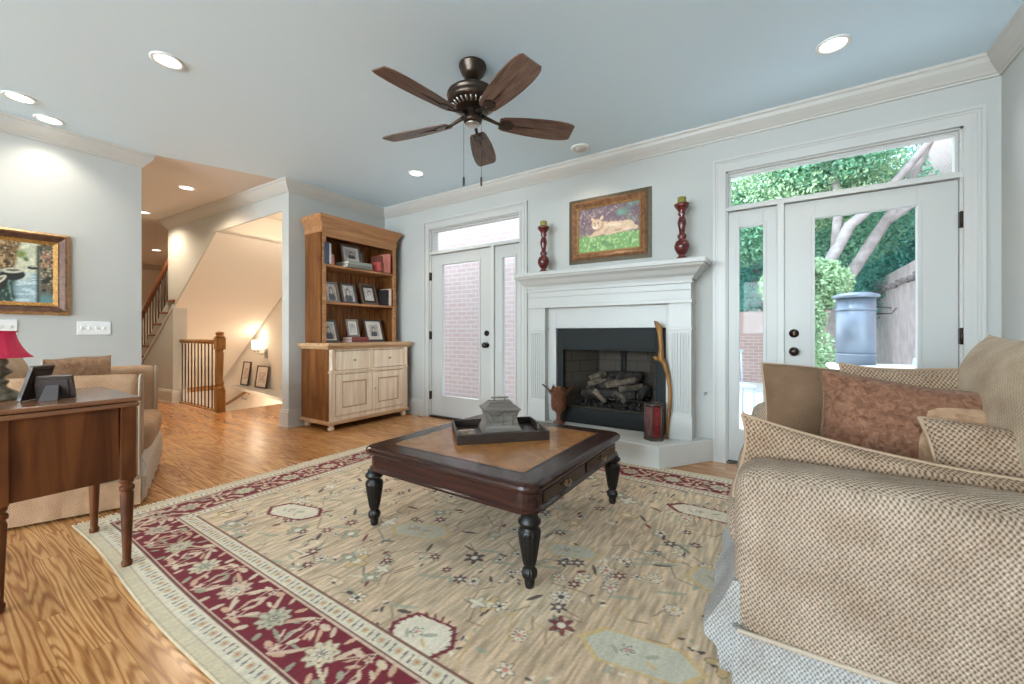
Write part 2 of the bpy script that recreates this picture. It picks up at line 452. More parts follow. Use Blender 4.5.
        uv = np.where((ax == 0)[:, None], p[:, [1, 2]], np.where((ax == 1)[:, None], p[:, [0, 2]], p[:, [0, 1]]))
        me.uv_layers.new(name='UVMap').data.foreach_set('uv', uv.astype('f').ravel())
        me.materials.append(m)
        me.update()
        o = bpy.data.objects.new(name, me)
        COL.objects.link(o)
        if parent: o.parent = parent
        if loc: o.location = loc
        if bevel:
            b = o.modifiers.new('bevel', 'BEVEL'); b.width = bevel; b.segments = seg; b.limit_method = 'ANGLE'; b.angle_limit = math.radians(40)
        return o


def thing(name, label, cat, loc=(0, 0, 0), rotz=0.0, group=None):
    o = bpy.data.objects.new(name, None)
    o.empty_display_size = 0.05
    COL.objects.link(o)
    o.location = loc; o.rotation_euler = (0, 0, rotz)
    o['label'] = label; o['category'] = cat
    if group: o['group'] = group
    return o


def tag(o, label, cat, group=None, kind=None):
    o['label'] = label; o['category'] = cat
    if group: o['group'] = group
    if kind: o['kind'] = kind
    return o


def struct(o):
    o['kind'] = 'structure'
    return o


def sthing(name, loc=(0, 0, 0)):
    o = bpy.data.objects.new(name, None); COL.objects.link(o); o.location = loc; o['kind'] = 'structure'
    return o


def dup(root, loc=None, rotz=None, label=None):
    r = root.copy(); COL.objects.link(r)
    if loc is not None: r.location = loc
    if rotz is not None: r.rotation_euler = (0, 0, rotz)
    if label: r['label'] = label
    for ch in list(root.children):
        c = ch.copy(); COL.objects.link(c); c.parent = r
        for g in list(ch.children):
            d = g.copy(); COL.objects.link(d); d.parent = c
    return r


def RZ(a): return Matrix.Rotation(a, 4, 'Z')
def RX(a): return Matrix.Rotation(a, 4, 'X')
def RY(a): return Matrix.Rotation(a, 4, 'Y')
def T(x, y, z): return Matrix.Translation((x, y, z))


rnd = random.Random(4)
CEIL = 2.74
WY = 3.70      # fireplace wall
RXW = 1.12     # right wall
LX = -4.55     # bookcase wall
PX = -5.04     # wall with the canal painting
SO = Vector((LX, 2.39, 0)); SD = Vector((-0.999, -0.0446, 0)); SN = Vector((0.0446, -0.999, 0))   # stair wall origin, direction, outward normal
SM = Matrix(((SD.x, -SN.x, 0, SO.x), (SD.y, -SN.y, 0, SO.y), (0, 0, 1, 0), (0, 0, 0, 1)))   # local (along, depth away from viewer, up)

# ------------------------------------------------------------------ room shell
fl = MB()
fl.box(-6.2, -5.3, -0.12, 1.3, WY + 0.15, 0)
fl.box(-13.0, -5.3, -0.12, -6.2, 2.30, 0)
fl.box(-13.0, 2.30, -0.12, -9.7, WY + 0.15, 0)
struct(fl.build('floor', MT['floor']))
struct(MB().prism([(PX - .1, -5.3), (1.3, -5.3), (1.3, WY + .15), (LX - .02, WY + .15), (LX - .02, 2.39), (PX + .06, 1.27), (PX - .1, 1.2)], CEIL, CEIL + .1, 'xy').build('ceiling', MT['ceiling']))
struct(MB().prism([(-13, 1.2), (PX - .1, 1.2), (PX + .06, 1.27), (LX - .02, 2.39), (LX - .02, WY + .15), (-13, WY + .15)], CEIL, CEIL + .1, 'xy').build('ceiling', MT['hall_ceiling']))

wb = MB()
DL = (-3.72, -2.32); DR = (-0.42, 1.0)      # door-unit openings
TOP = 2.37
y0, y1 = WY, WY + 0.15
wb.box(LX - 0.15, y0, 0, DL[0], y1, CEIL); wb.box(DL[0], y0, TOP, DL[1], y1, CEIL)
wb.box(DL[1], y0, 0, -1.80, y1, CEIL); wb.box(-1.80, y0, 0.93, -0.88, y1, CEIL); wb.box(-1.80, y0, 0, -0.88, y1, 0.17)
wb.box(-0.88, y0, 0, DR[0], y1, CEIL); wb.box(DR[0], y0, TOP, DR[1], y1, CEIL); wb.box(DR[1], y0, 0, RXW + 0.15, y1, CEIL)
struct(wb.build('wall_back', MT['wall']))
struct(MB().box(RXW, -5.3, 0, RXW + 0.15, WY, CEIL).build('wall_right', MT['wall']))
struct(MB().prism([(2.39, 0), (WY, 0), (WY, CEIL), (2.39, CEIL)], LX - 0.13, LX, 'yz').build('wall_alcove', MT['wall']))
struct(MB().box(PX - 0.16, -5.3, 0, PX, 1.27, CEIL).build('wall_left', MT['wall']))
# unseen wall behind the viewer with three tall windows
wr = MB()
wr.box(PX, -5.45, 0, RXW, -5.3, 1.0); wr.box(PX, -5.45, 2.5, RXW, -5.3, CEIL)
for a, b in ((PX, -4.4), (-2.9, -2.65), (-1.15, -0.9), (0.6, RXW)):
    wr.box(a, -5.45, 1.0, b, -5.3, 2.5)
struct(wr.build('wall_front', MT['wall']))
for i, (a, b) in enumerate(((-4.4, -2.9), (-2.65, -1.15), (-0.9, 0.6))):
    w = sthing('window_%d' % (5 + i), (a, -5.37, 1.0))
    f = MB(); W = b - a
    f.box(0, -.03, 0, .05, .03, 1.5); f.box(W - .05, -.03, 0, W, .03, 1.5); f.box(.05, -.03, 0, W - .05, .03, .05); f.box(.05, -.03, 1.45, W - .05, .03, 1.5); f.box(.05, -.025, .72, W - .05, .025, .77)
    f.build('window_frame', MT['trim'], w)
    MB().box(.05, -.004, .05, W - .05, .004, 1.45).build('pane', MT['glass'], w)

# stair wall: header, sloping edge and the column at its foot
poly = [(0.13, 0.0), (0.0, 0.0), (0.0, CEIL), (3.17, CEIL), (3.17, 1.57), (5.2, 0.0), (2.99, 0), (2.99, 1.44), (1.70, 2.39), (0.13, 2.425)]
poly = [(0.0, 0.0), (0.0, CEIL), (3.17, CEIL), (3.17, 1.54), (5.2, 0.0), (2.99, 0.0), (2.99, 1.44), (1.70, 2.39), (0.13, 2.425), (0.13, 0.0)]
ws = MB()
for pc in ([(0, 0), (0.13, 0), (0.13, CEIL), (0, CEIL)], [(0.13, 2.425), (1.70, 2.39), (1.70, CEIL), (0.13, CEIL)],
           [(1.70, 2.39), (3.17, 1.30), (3.17, CEIL), (1.70, CEIL)], [(2.99, 0), (5.2, 0), (3.17, 1.54), (2.99, 1.54)]):
    ws.prism(pc, 0.0, 0.17 if pc[0][1] == 0 else 0.02, 'xz', SM)
struct(ws.build('wall_stair', MT['wall']))
struct(MB().prism([(2.96, 1.435), (2.96, 1.475), (4.95, 0.02), (4.90, 0.0)], -0.015, 0.0, 'xz', SM).build('trim_1', MT['trim']))
# rear wall of the stairwell, hall walls, end walls
struct(MB().box(-13.0, WY, -2.8, LX - 0.13, WY + 0.15, CEIL).build('wall_stairwell', MT['stairwall']))
struct(MB().box(-13.0, 1.12, 0, PX - 0.16, 1.27, CEIL).build('wall_hall', MT['wall']))
struct(MB().box(-13.15, 1.12, -2.8, -13.0, WY + 0.15, CEIL).build('wall_far', MT['stairwall']))
struct(MB().box(-9.75, 2.2, -2.8, -9.7, WY, -0.12).box(-9.7, 2.25, -2.8, -6.2, 2.30, -0.12).box(-6.2, 2.3, -2.8, -6.15, WY, -0.12).box(-9.7, 2.3, -2.9, -6.2, WY, -2.8).build('wall_basement', MT['stairwall']))


def SL(l, z_, off=0.0):
    p = SO + SD * l - SN * off
    return (p.x, p.y, z_)


# flight going up (treads, risers, soffit) behind the stair wall
st = thing('staircase', 'white painted staircase rising behind the hall wall, dark wood treads', 'staircase')
rise, run = 0.172, 0.226
for k in range(-6, 9):
    l1 = 3.148 - k * -0.0 + 0; l = 3.148 - k * run; z = 1.543 + k * rise
    if l < 2.1 or z < 0.1: continue
    MB().box(l - run, -0.03 if l > 3.1 else 0.18, z - 0.03, l + 0.03, 1.25, z, SM).build('tread', MT['cherry_rail'], st)
pts_t = [(3.15 + 6.9 * run, 0.12), (3.15 - 5.5 * run, 1.55 + 5.5 * rise - 0.03)]
steps = []
k = -6
poly = []
for k in range(-6, 6):
    l = 3.148 - k * run; z = 1.543 + k * rise - 0.03
    poly += [(l, z - rise), (l, z)]
hi = poly[-1]
poly += [(hi[0] - run, hi[1]), (hi[0] - run, hi[1] - 0.30)]
# split into convex slices
ms = MB()
for k in range(-6, 6):
    l = 3.148 - k * run; z = 1.543 + k * rise - 0.03
    zb = lambda q: max(0.0, 2.39 - 0.74 * (q - 1.70)) + 0.06
    lo_r = zb(l); lo_l = zb(l - run)
    ms.prism([(l, min(lo_r, z - .02)), (l, z), (l - run, z), (l - run, min(lo_l, z - .01))], 0.18, 1.22, 'xz', SM)
ms.build('carcass', MT['trim'], st)
# plastered soffit under the flight and its upright end
sf = MB().prism([(4.9, 0.0), (4.9, 0.06), (1.70, 2.43), (1.70, 2.39)], 0.02, 1.42, 'xz', SM)
sf.prism([(1.70, 2.39), (1.78, 2.34), (1.78, CEIL), (1.70, CEIL)], 0.02, 1.42, 'xz', SM)
struct(sf.build('wall_soffit', MT['stairwall']))

# balustrade of the rising flight
br = thing('stair_railing', 'sloping cherry handrail with thin dark balusters on rising stairs', 'railing')
MB().tube([SL(4.75, 1.02 + 0.0, 0.05), SL(4.135, 1.49, 0.05), SL(3.2, 2.215, 0.05)], 0.032, 8).build('handrail', MT['cherry_rail'], br)
for k in range(-6, 0):
    for dl in (0.05, 0.16):
        l = 3.148 - k * run - dl; z = 1.543 + k * rise
        if l < 3.19: continue
        zt = 2.215 - (l - 3.2) * 0.775
        MB().tube([SL(l, z + 0.001, 0.05), SL(l, zt - 0.03, 0.05)], 0.009, 6).build('baluster', MT['iron'], br)

# flight going down
ds = thing('descending_staircase', 'wooden stairs going down behind the low balustrade', 'staircase')
for k in range(1, 9):
    MB().box(-6.2 - k * 0.27, 2.36, -k * 0.19 - 0.9, -6.2 - (k - 1) * 0.27, WY - 0.01, -k * 0.19).build('step', MT['oak_rail'], ds)

# low balustrade with newel across the stairwell
gb = thing('balustrade', 'low oak balustrade with turned newel post and iron balusters beside white column', 'railing')
A = Vector((-7.58, 2.36, 0)); B = Vector((-6.22, 2.36, 0))
nw = MB()
nw.box(-.05, -.05, 0, .05, .05, .30)
nw.lathe([(.05, .30), (.058, .32), (.04, .35), (.052, .38), (.036, .42), (.042, .62), (.047, .78), (.036, .81), (.05, .83)], 20)
nw.box(-.052, -.052, .83, .052, .052, .99)
nw.lathe([(.05, .99), (.06, 1.0), (.035, 1.02), (.045, 1.035), (.05, 1.05), (.035, 1.065), (.01, 1.07)], 20)
o = nw.build('newel_post', MT['oak_rail'], gb, 0.004); o.location = B
hr = MB(); hr.tube([(A.x, A.y, .93), (B.x - .05, B.y, .93)], .03, 10); hr.build('handrail', MT['oak_rail'], gb)
MB().tube([(A.x - .0, A.y, .93), (A.x + .03, A.y, .93)], .065, 20).build('rosette', MT['oak_rail'], gb)
MB().box(A.x, A.y - .04, 0, B.x - .05, B.y + .03, .02).build('shoe_rail', MT['oak_rail'], gb)
for i in range(11):
    x = A.x + .07 + (B.x - A.x - .19) * i / 10
    MB().tube([(x, A.y, .02), (x, A.y, .91)], .0085, 6).build('baluster', MT['iron'], gb)

# ledge on the stairwell wall with two frames, sconce and handrails
struct(MB().prism([(-8.75, WY), (-8.75, 3.50), (-5.2, 3.13), (-5.2, WY)], 0.0, 0.05, 'xy').build('trim_2', MT['trim']))


def wallframe(name, label, x, z, w, h, lean, mf, seed, y=WY):
    o = thing(name, label, 'picture frame', (x, y, z))
    M = RX(-lean)
    f = MB(); b = .022
    f.box(0, -.02, 0, w, 0, b, M); f.box(0, -.02, h - b, w, 0, h, M); f.box(0, -.02, b, b, 0, h - b, M); f.box(w - b, -.02, b, w, 0, h - b, M)
    f.build('frame', mf, o)
    MB().box(b, -.008, b, w - b, -.002, h - b, M).build('mat_board', MT['matboard'], o)
    pic = MB().box(w * .22, -.010, h * .25, w * .78, -.008, h * .72, M)
    pic.build('print', plain('faded_print_%d' % seed, (0.60, 0.50, 0.48), .8, var=.35, vs=30), o)
    return o


wallframe('picture_frame', 'narrow tall picture frame leaning on ledge in the stairwell', -8.66, 0.055, .30, .45, .14, MT['frame_dark'], 1, 3.64)
wallframe('picture_frame', 'wider picture frame leaning on stairwell ledge below the sconce', -8.05, 0.055, .42, .40, .14, MT['frame_dark'], 2, 3.62)

sc = thing('wall_sconce', 'small nickel wall sconce with lit white glass shade in stairwell', 'wall lamp', (-7.80, WY, 0.70))
MB().box(-.045, -.02, -.11, .045, 0, .06).build('back_plate', MT['steel'], sc, .003)
MB().tube([(0, -.01, -.03), (0, -.10, -.03), (-.06, -.12, -.01), (-.11, -.12, .02)], .012, 8).tube([(-.11, -.12, .0), (-.11, -.12, .06)], .03, 12).build('arm', MT['steel'], sc)
MB().lathe([(.05, .05), (.075, .07), (.085, .22), (.082, .22), (.07, .07)], 24, (-.11, -.12, 0)).build('glass_shade', plain('lit_opal_glass', (.9, .85, .75), .3, emit=(1.0, .86, .66), es=2.5), sc)
light('sconce_bulb', 'POINT', (-7.91, WY - .12, .98), 1.8, WARM, shadow_soft_size=.10)
light('stairwell_fill', 'POINT', (-7.2, 3.0, -0.6), 42, WARM, shadow_soft_size=.15)  # bare point light added to brighten stairwell and soffit, no fixture there
light('landing_fill', 'POINT', (-5.5, 3.1, 2.3), 15, WARM, shadow_soft_size=.15)  # added fill above the landing, without a fixture

hr = thing('stair_handrail', 'short oak handrail on brass bracket going down into the stairwell', 'handrail')
MB().tube([(-9.35, 3.6, -.42), (-8.35, 3.6, -.05), (-8.28, 3.6, -.035), (-8.22, 3.6, -.06)], .03, 8).build('rail', MT['oak_rail'], hr)
MB().tube([(-8.55, 3.6, -.14), (-8.55, 3.62, -.2), (-8.55, WY, -.22)], .01, 6).build('bracket', MT['steel'], hr)

# ------------------------------------------------------------------ mouldings
def sweep(path, prof, name, m, closed=False):
    """path of (x, y); prof of (out, z) with out = distance to the LEFT of the travel direction"""
    P = [Vector((a, b)) for a, b in path]; n = len(P)
    rows = []
    for i, p in enumerate(P):
        def nrm(a, b):
            d = (b - a).normalized(); return Vector((-d.y, d.x))
        if i == 0: m_ = nrm(P[0], P[1])
        elif i == n - 1: m_ = nrm(P[-2], P[-1])
        else:
            a, b = nrm(P[i - 1], P[i]), nrm(P[i], P[i + 1])
            m_ = (a + b); m_ = m_ / max(0.2, (1 + a.dot(b)))
        rows.append([(p.x + m_.x * o, p.y + m_.y * o, z) for o, z in prof])
    k = len(prof)
    vs = [q for r in rows for q in r]
    fs = []
    for i in range(n - 1):
        for j in range(k):
            J = (j + 1) % k
            fs.append((i * k + j, i * k + J, (i + 1) * k + J, (i + 1) * k + j))
    fs.append(tuple(range(k - 1, -1, -1))); fs.append(tuple((n - 1) * k + j for j in range(k)))
    return MB().add(vs, fs)


crown_prof = [(0, 2.615), (.012, 2.615), (.014, 2.628), (.022, 2.632), (.03, 2.645), (.045, 2.662), (.065, 2.69), (.074, 2.715), (.084, 2.722), (.086, CEIL), (0, CEIL)]
e = SL(3.17, 0); e = (e[0], e[1])
# travel so that the room is on the left
struct(sweep([(RXW, -5.3), (RXW, WY), (LX, WY), (LX, 2.39), e, (e[0] + SN.x * -.3, e[1] + .3)], crown_prof, '', None).build('trim_3', MT['crown']))
struct(sweep([(PX - .16, 1.27), (PX, 1.27), (PX, -5.3), (RXW, -5.3)], crown_prof, '', None).build('trim_4', MT['crown']))
struct(sweep([(-13, WY), (-13, 1.27), (PX - .16, 1.27)], crown_prof, '', None).build('trim_5', MT['crown']))
bb = [(0, 0), (.028, 0), (.028, .018), (.018, .022), (.018, .165), (.012, .18), (.012, .195), (0, .20)]
bb = [(o_, z) for o_, z in bb]
struct(sweep([(DL[0] - .07, WY), (LX, WY), (LX, 2.39), SL(.13, 0)[:2], SL(.13, 0, .17)[:2]], bb, '', None).build('baseboard_left', MT['trim']))
struct(sweep([SL(2.99, 0, .17)[:2], SL(2.99, 0)[:2], SL(4.9, 0)[:2]], bb, '', None).build('baseboard_stair', MT['trim']))
struct(sweep([(PX - .16, 1.27), (PX, 1.27), (PX, -5.3), (RXW, -5.3), (RXW, WY), (DR[1] + .06, WY)], bb, '', None).build('baseboard_right', MT['trim']))


# ------------------------------------------------------------------ doors
def knob_set(parent, x, y, z, big=True):
    k = MB()
    k.tube([(x, y, z), (x, y - .012, z)], .032, 20)
    if big: k.lathe([(.012, 0), (.014, .02), (.03, .03), (.033, .045), (.025, .06), (.008, .064)], 18, M=T(x, y - .01, z) @ RX(math.pi / 2))
    else: k.tube([(x, y - .012, z), (x, y - .024, z)], .022, 16).box(x - .004, y - .04, z - .014, x + .004, y - .02, z + .014)
    k.build('knob' if big else 'deadbolt', MT['bronze'], parent)


def glazed(mb, x0, x1, z0, z1, gx0, gx1, gz0, gz1, y0, y1, gm=.022):
    mb.box(x0, y0, z0, gx0, y1, z1); mb.box(gx1, y0, z0, x1, y1, z1)
    mb.box(gx0, y0, z0, gx1, y1, gz0); mb.box(gx0, y0, gz1, gx1, y1, z1)
    # glazing bead
    a = gm
    for (p, q, r, s_) in ((gx0 - a, gz0 - a, gx0, gz1 + a), (gx1, gz0 - a, gx1 + a, gz1 + a), (gx0, gz0 - a, gx1, gz0), (gx0, gz1, gx1, gz1 + a)):
        mb.box(p, y0 - .008, q, r, y0, s_)


def door_unit(i, lx0, lx1, side, glass, sglass, casing, knobx, hingex, hz):
    yl = WY + .02
    # casing (fluted) and frame
    c = MB()
    ca, cb = casing
    inL = ca + .095; inR = cb - .095
    for (a, b) in ((ca, inL), (cb, inR)):
        s_ = 1 if b > a else -1
        c.box(a, WY - .024, 0, a + s_ * .018, WY, 2.437); c.box(a + s_ * .018, WY - .016, 0, b, WY, 2.437)
        c.box(a + s_ * .028, WY - .022, 0, a + s_ * .036, WY - .016, 2.41); c.box(b - s_ * .022, WY - .024, 0, b, WY - .016, 2.37)
    c.box(ca, WY - .024, 2.437, cb, WY, 2.457); c.box(inL, WY - .016, 2.36, inR, WY, 2.437); c.box(ca + .04, WY - .022, 2.42, cb - .04, WY - .016, 2.428); c.box(inL, WY - .024, 2.348, inR, WY - .016, 2.37)
    # frame jambs, head, transom bar, mullion
    c.box(inL, WY - .0, 0, inL + .012, WY + .14, 2.36); c.box(inR - .012, WY, 0, inR, WY + .14, 2.36)
    c.box(inL, WY, 2.338, inR, WY + .14, 2.36); c.box(inL, WY - .012, 2.032, inR, WY + .10, 2.062)
    mx0, mx1 = (lx1 + .003, side[0]) if side[0] > lx0 else (side[1], lx0 - .003)
    c.box(mx0, WY - .008, 0, mx1, WY + .10, 2.032)
    struct(c.build('trim_%d' % (5 + i), MT['trim']))
    # threshold
    struct(MB().box(inL, WY - .01, 0, inR, WY + .14, .018).build('trim_%d' % (7 + i), MT['bronze']))
    d = sthing('door_%d' % i)
    leaf = MB(); glazed(leaf, lx0, lx1, .022, 2.026, glass[0], glass[1], .275, 1.895, yl, yl + .045)
    leaf.build('door_leaf', MT['door'], d, .002)
    MB().box(glass[0], yl + .018, .275, glass[1], yl + .026, 1.895).build('pane', MT['glass'], d)
    knob_set(d, knobx, yl, .912, True); knob_set(d, knobx, yl, 1.047, False)
    for z in hz:
        MB().box(hingex - .010, WY - .006, z - .05, hingex + .010, yl + .01, z + .05).tube([(hingex, WY - .008, z - .052), (hingex, WY - .008, z + .052)], .008, 8).build('hinge', MT['bronze'], d)
    w = sthing('window_%d' % (2 * i - 1))
    s_ = MB(); glazed(s_, side[0], side[1], .022, 2.026, sglass[0], sglass[1], .275, 1.895, yl, yl + .045)
    s_.build('sidelight_panel', MT['door'], w, .002)
    MB().box(sglass[0], yl + .018, .275, sglass[1], yl + .026, 1.895).build('pane', MT['glass'], w)
    w = sthing('window_%d' % (2 * i))
    s_ = MB(); glazed(s_, inL + .012, inR - .012, 2.062, 2.338, inL + .028, inR - .028, 2.078, 2.322, yl + .01, yl + .045, .006)
    s_.build('transom_frame', MT['trim'], w)
    MB().box(inL + .028, yl + .025, 2.078, inR - .028, yl + .031, 2.322).build('pane', MT['glass'], w)


door_unit(1, -3.672, -2.735, (-2.69, -2.343), (-3.50, -2.918), (-2.587, -2.421), (-3.782, -2.245), -2.803, -3.683, (1.76, 1.02, .27))
door_unit(2, .024, .943, (-.354, -.02), (.211, .754), (-.276, -.113), (-.462, 1.052), .084, .952, (1.765, 1.03, .27))

# ------------------------------------------------------------------ fireplace
fp = thing('fireplace_mantel', 'white painted fireplace surround with fluted pilasters and deep mantel shelf', 'fireplace')
s_ = MB()
s_.box(-2.0, 3.60, .18, -1.85, WY, 1.32); s_.box(-.81, 3.60, .18, -.72, WY, 1.32); s_.box(-1.85, 3.60, 1.097, -.81, WY, 1.32)
s_.box(-1.875, 3.585, .18, -1.85, 3.60, 1.12); s_.box(-.81, 3.585, .18, -.785, 3.60, 1.12); s_.box(-1.85, 3.585, 1.097, -.81, 3.60, 1.12)
s_.build('surround', MT['mantel'], fp, .002)
s_ = MB()
s_.box(-2.12, 3.52, 1.32, -.60, WY, 1.60); s_.box(-2.13, 3.505, 1.295, -.59, WY, 1.325); s_.box(-2.135, 3.500, 1.455, -.585, 3.52, 1.478); s_.box(-2.126, 3.508, 1.478, -.594, 3.52, 1.50); s_.box(-2.126, 3.512, 1.40, -.594, 3.52, 1.408)
s_.build('frieze', MT['mantel'], fp, .003)
ms = sweep([(-.60, WY), (-.60, 3.52), (-2.12, 3.52), (-2.12, WY)], [(0, 1.49), (.02, 1.49), (.025, 1.51), (.05, 1.53), (.075, 1.565), (.105, 1.585), (.11, 1.60), (0, 1.60)], '', None)
ms.build('cornice', MT['mantel'], fp)
MB().box(-2.235, 3.395, 1.60, -.475, WY, 1.640).build('shelf', MT['mantel'], fp, .006)
for a in (-2.12, -.775):
    p = MB()
    W = .175
    p.box(a, 3.53, .37, a + W, WY, 1.30); p.box(a - .008, 3.518, .18, a + W + .008, WY, .36); p.box(a - .004, 3.525, .355, a + W + .004, WY, .375)
    p.box(a - .008, 3.515, 1.075, a + W + .008, WY, 1.098)
    for k in range(7):
        x = a + .018 + k * (W - .036) / 6.5
        p.box(x, 3.521, .40, x + .011, 3.53, 1.05)
    p.build('pilaster', MT['mantel'], fp, .002)
struct(MB().prism([(-2.27, WY), (-1.95, 3.212), (-.775, 3.212), (-.455, WY)], 0, .18, 'xy').build('trim_10', plain('hearth_paint', (.66, .66, .63), .5), None, .006))
kv = MB().tube([(-.52, WY, .55), (-.52, WY - .02, .55)], .012, 12)
tag(kv.build('gas_valve_key', MT['steel']), 'tiny metal gas key plate on wall right of the fireplace', 'valve')

fb = thing('firebox', 'black steel gas firebox with sooty brick lining', 'fireplace insert')
s_ = MB()
s_.box(-1.848, 3.61, .182, -1.78, 3.65, 1.095); s_.box(-.898, 3.61, .182, -.812, 3.65, 1.095); s_.box(-1.78, 3.61, .905, -.898, 3.65, 1.095)
s_.box(-1.78, 3.61, .182, -.898, 3.65, .33)
s_.box(-1.78, 3.603, .888, -.898, 3.612, .905); s_.box(-1.79, 3.603, .33, -1.78, 3.612, .905); s_.box(-.898, 3.603, .33, -.888, 3.612, .905)
s_.build('metal_front', MT['black_metal'], fb, .002)
lin = MB(); lin.box(-1.79, 3.65, .32, -.89, 4.15, .335); lin.box(-1.79, 3.65, .91, -.89, 4.15, .93)
lin.prism([(-1.79, 3.65), (-1.60, 4.12), (-1.62, 4.14), (-1.81, 3.66)], .33, .92, 'xy'); lin.prism([(-.89, 3.65), (-1.08, 4.12), (-1.06, 4.14), (-.87, 3.66)], .33, .92, 'xy')
lin.box(-1.62, 4.11, .33, -1.06, 4.14, .92)
lin.build('brick_lining', brick_mat('sooty_firebrick', (.080, .064, .046), (.068, .054, .040), (.05, .04, .032), .22, .11), fb)
MB().box(-1.36, 4.06, .60, -1.345, 4.075, .89).box(-1.33, 4.06, .60, -1.315, 4.075, .89).build('damper_rod', MT['black_metal'], fb)
ML = plain('charred_ceramic_log', (.022, .017, .014), .9, var=.8, vs=14)
ML2 = plain('ashy_ceramic_log', (.095, .07, .05), .9, var=.9, vs=18)
gr = thing('log_grate', 'black iron grate with bed of embers in the firebox', 'grate')
g = MB()
for k in range(8):
    x = -1.58 + k * .07
    g.tube([(x, 3.72, .50), (x, 3.74, .42), (x, 3.95, .42), (x, 3.97, .5)], .009, 6)
g.tube([(-1.62, 3.75, .42), (-1.05, 3.75, .42)], .01, 6).tube([(-1.62, 3.94, .42), (-1.05, 3.94, .42)], .01, 6)
for x in (-1.6, -1.08):
    for y in (3.75, 3.94): g.tube([(x, y, .335), (x, y, .42)], .01, 6)
g.build('grate', MT['iron'], gr)
e = MB()
for k in range(420):
    x = rnd.uniform(-1.68, -1.0); y = rnd.uniform(3.68, 3.98); s0 = rnd.uniform(.008, .02)
    e.lathe([(s0 * .4, -s0 * .6), (s0, 0), (s0 * .3, s0 * .7)], 6, (x, y, .345 + rnd.uniform(0, .03)))
ob = e.build('embers', ML, gr); ob['kind'] = 'stuff'
logs = [((-1.58, 3.80, .60), (-1.44, 3.86, .66), .034, 1), ((-1.46, 3.78, .52), (-1.34, 3.80, .60), .040, 0), ((-1.30, 3.80, .60), (-1.18, 3.90, .66), .034, 0), ((-1.64, 3.78, .44), (-1.56, 3.84, .52), .038, 1), ((-1.10, 3.78, .44), (-1.04, 3.86, .54), .036, 0), ((-1.62, 3.74, .47), (-1.12, 3.76, .47), .042, 0), ((-1.58, 3.90, .49), (-1.02, 3.90, .49), .05, 0), ((-1.60, 3.78, .55), (-1.36, 3.92, .58), .036, 1),
        ((-1.40, 3.74, .55), (-1.14, 3.90, .60), .038, 1), ((-1.55, 3.92, .62), (-1.10, 3.93, .63), .045, 0), ((-1.26, 3.72, .52), (-1.08, 3.88, .55), .03, 1), ((-1.50, 3.70, .50), (-1.40, 3.74, .40), .032, 1), ((-1.30, 3.70, .50), (-1.20, 3.74, .41), .034, 1)]
pos = ['stub on top at upper left', 'stub in the middle of pile', 'stub on top at upper right', 'stub at the far left end', 'stub at the far right end', 'lying front across the grate', 'lying at back across the grate', 'leaning at left on top', 'leaning at right on top', 'topmost across the back', 'short piece at far right', 'upright chunk front left', 'upright chunk front centre']
for (a, b, r, k), w in zip(logs, pos):
    a = Vector(a); b = Vector(b); pts = [a + (b - a) * t / 6 + Vector((rnd.uniform(-.008, .008), rnd.uniform(-.008, .008), rnd.uniform(-.008, .008))) for t in range(7)]
    lg = MB().tube(pts, [r * rnd.uniform(.85, 1.12) for _ in pts], 9)
    tag(lg.build('gas_log', ML2 if k else ML), ('pale ashy' if k else 'charred dark') + ' ceramic log in firebox, ' + w, 'log', 'ceramic logs in the firebox')

# hearth objects
vs_ = thing('metal_vase', 'coppery brown flared vase with pointed leaf rim on hearth', 'vase', (-1.775, 3.50, .18))
MV = plain('embossed_copper', (.13, .045, .02), .45, .2, var=.6, vs=60)
b = MB()
n = 32; prof = [(.05, 0), (.052, .015), (.022, .04), (.02, .075), (.03, .10), (.062, .12), (.068, .16), (.066, .24), (.075, .27), (.10, .30)]
vv = []; ff = []
for j, (r, z) in enumerate(prof):
    for i in range(n):
        a = 2 * math.pi * i / n
        lobe = abs(math.cos(2 * (a - .5)))
        dz = dr = 0
        if j >= len(prof) - 2:
            w = (j - len(prof) + 3) / 2
            dz = (lobe - .5) * .07 * w; dr = (lobe ** 2) * .05 * w
        vv.append(((r + dr) * 1.12 * math.cos(a), (r + dr) * 1.12 * math.sin(a), (z + dz) * 1.13))
for j in range(len(prof) - 1):
    for i in range(n):
        k = (i + 1) % n; ff.append((j * n + i, j * n + k, (j + 1) * n + k, (j + 1) * n + i))
ff.append(tuple(range(n - 1, -1, -1)))
b.add(vv, ff, True)
ob = b.build('body', MV, vs_); md = ob.modifiers.new('sol', 'SOLIDIFY'); md.thickness = .004
MB().lathe([(.03, .20), (.032, .20), (.032, .30), (.004, .305), (.003, .32)], 16).build('candle', plain('ivory_wax', (.75, .68, .52), .5), vs_)

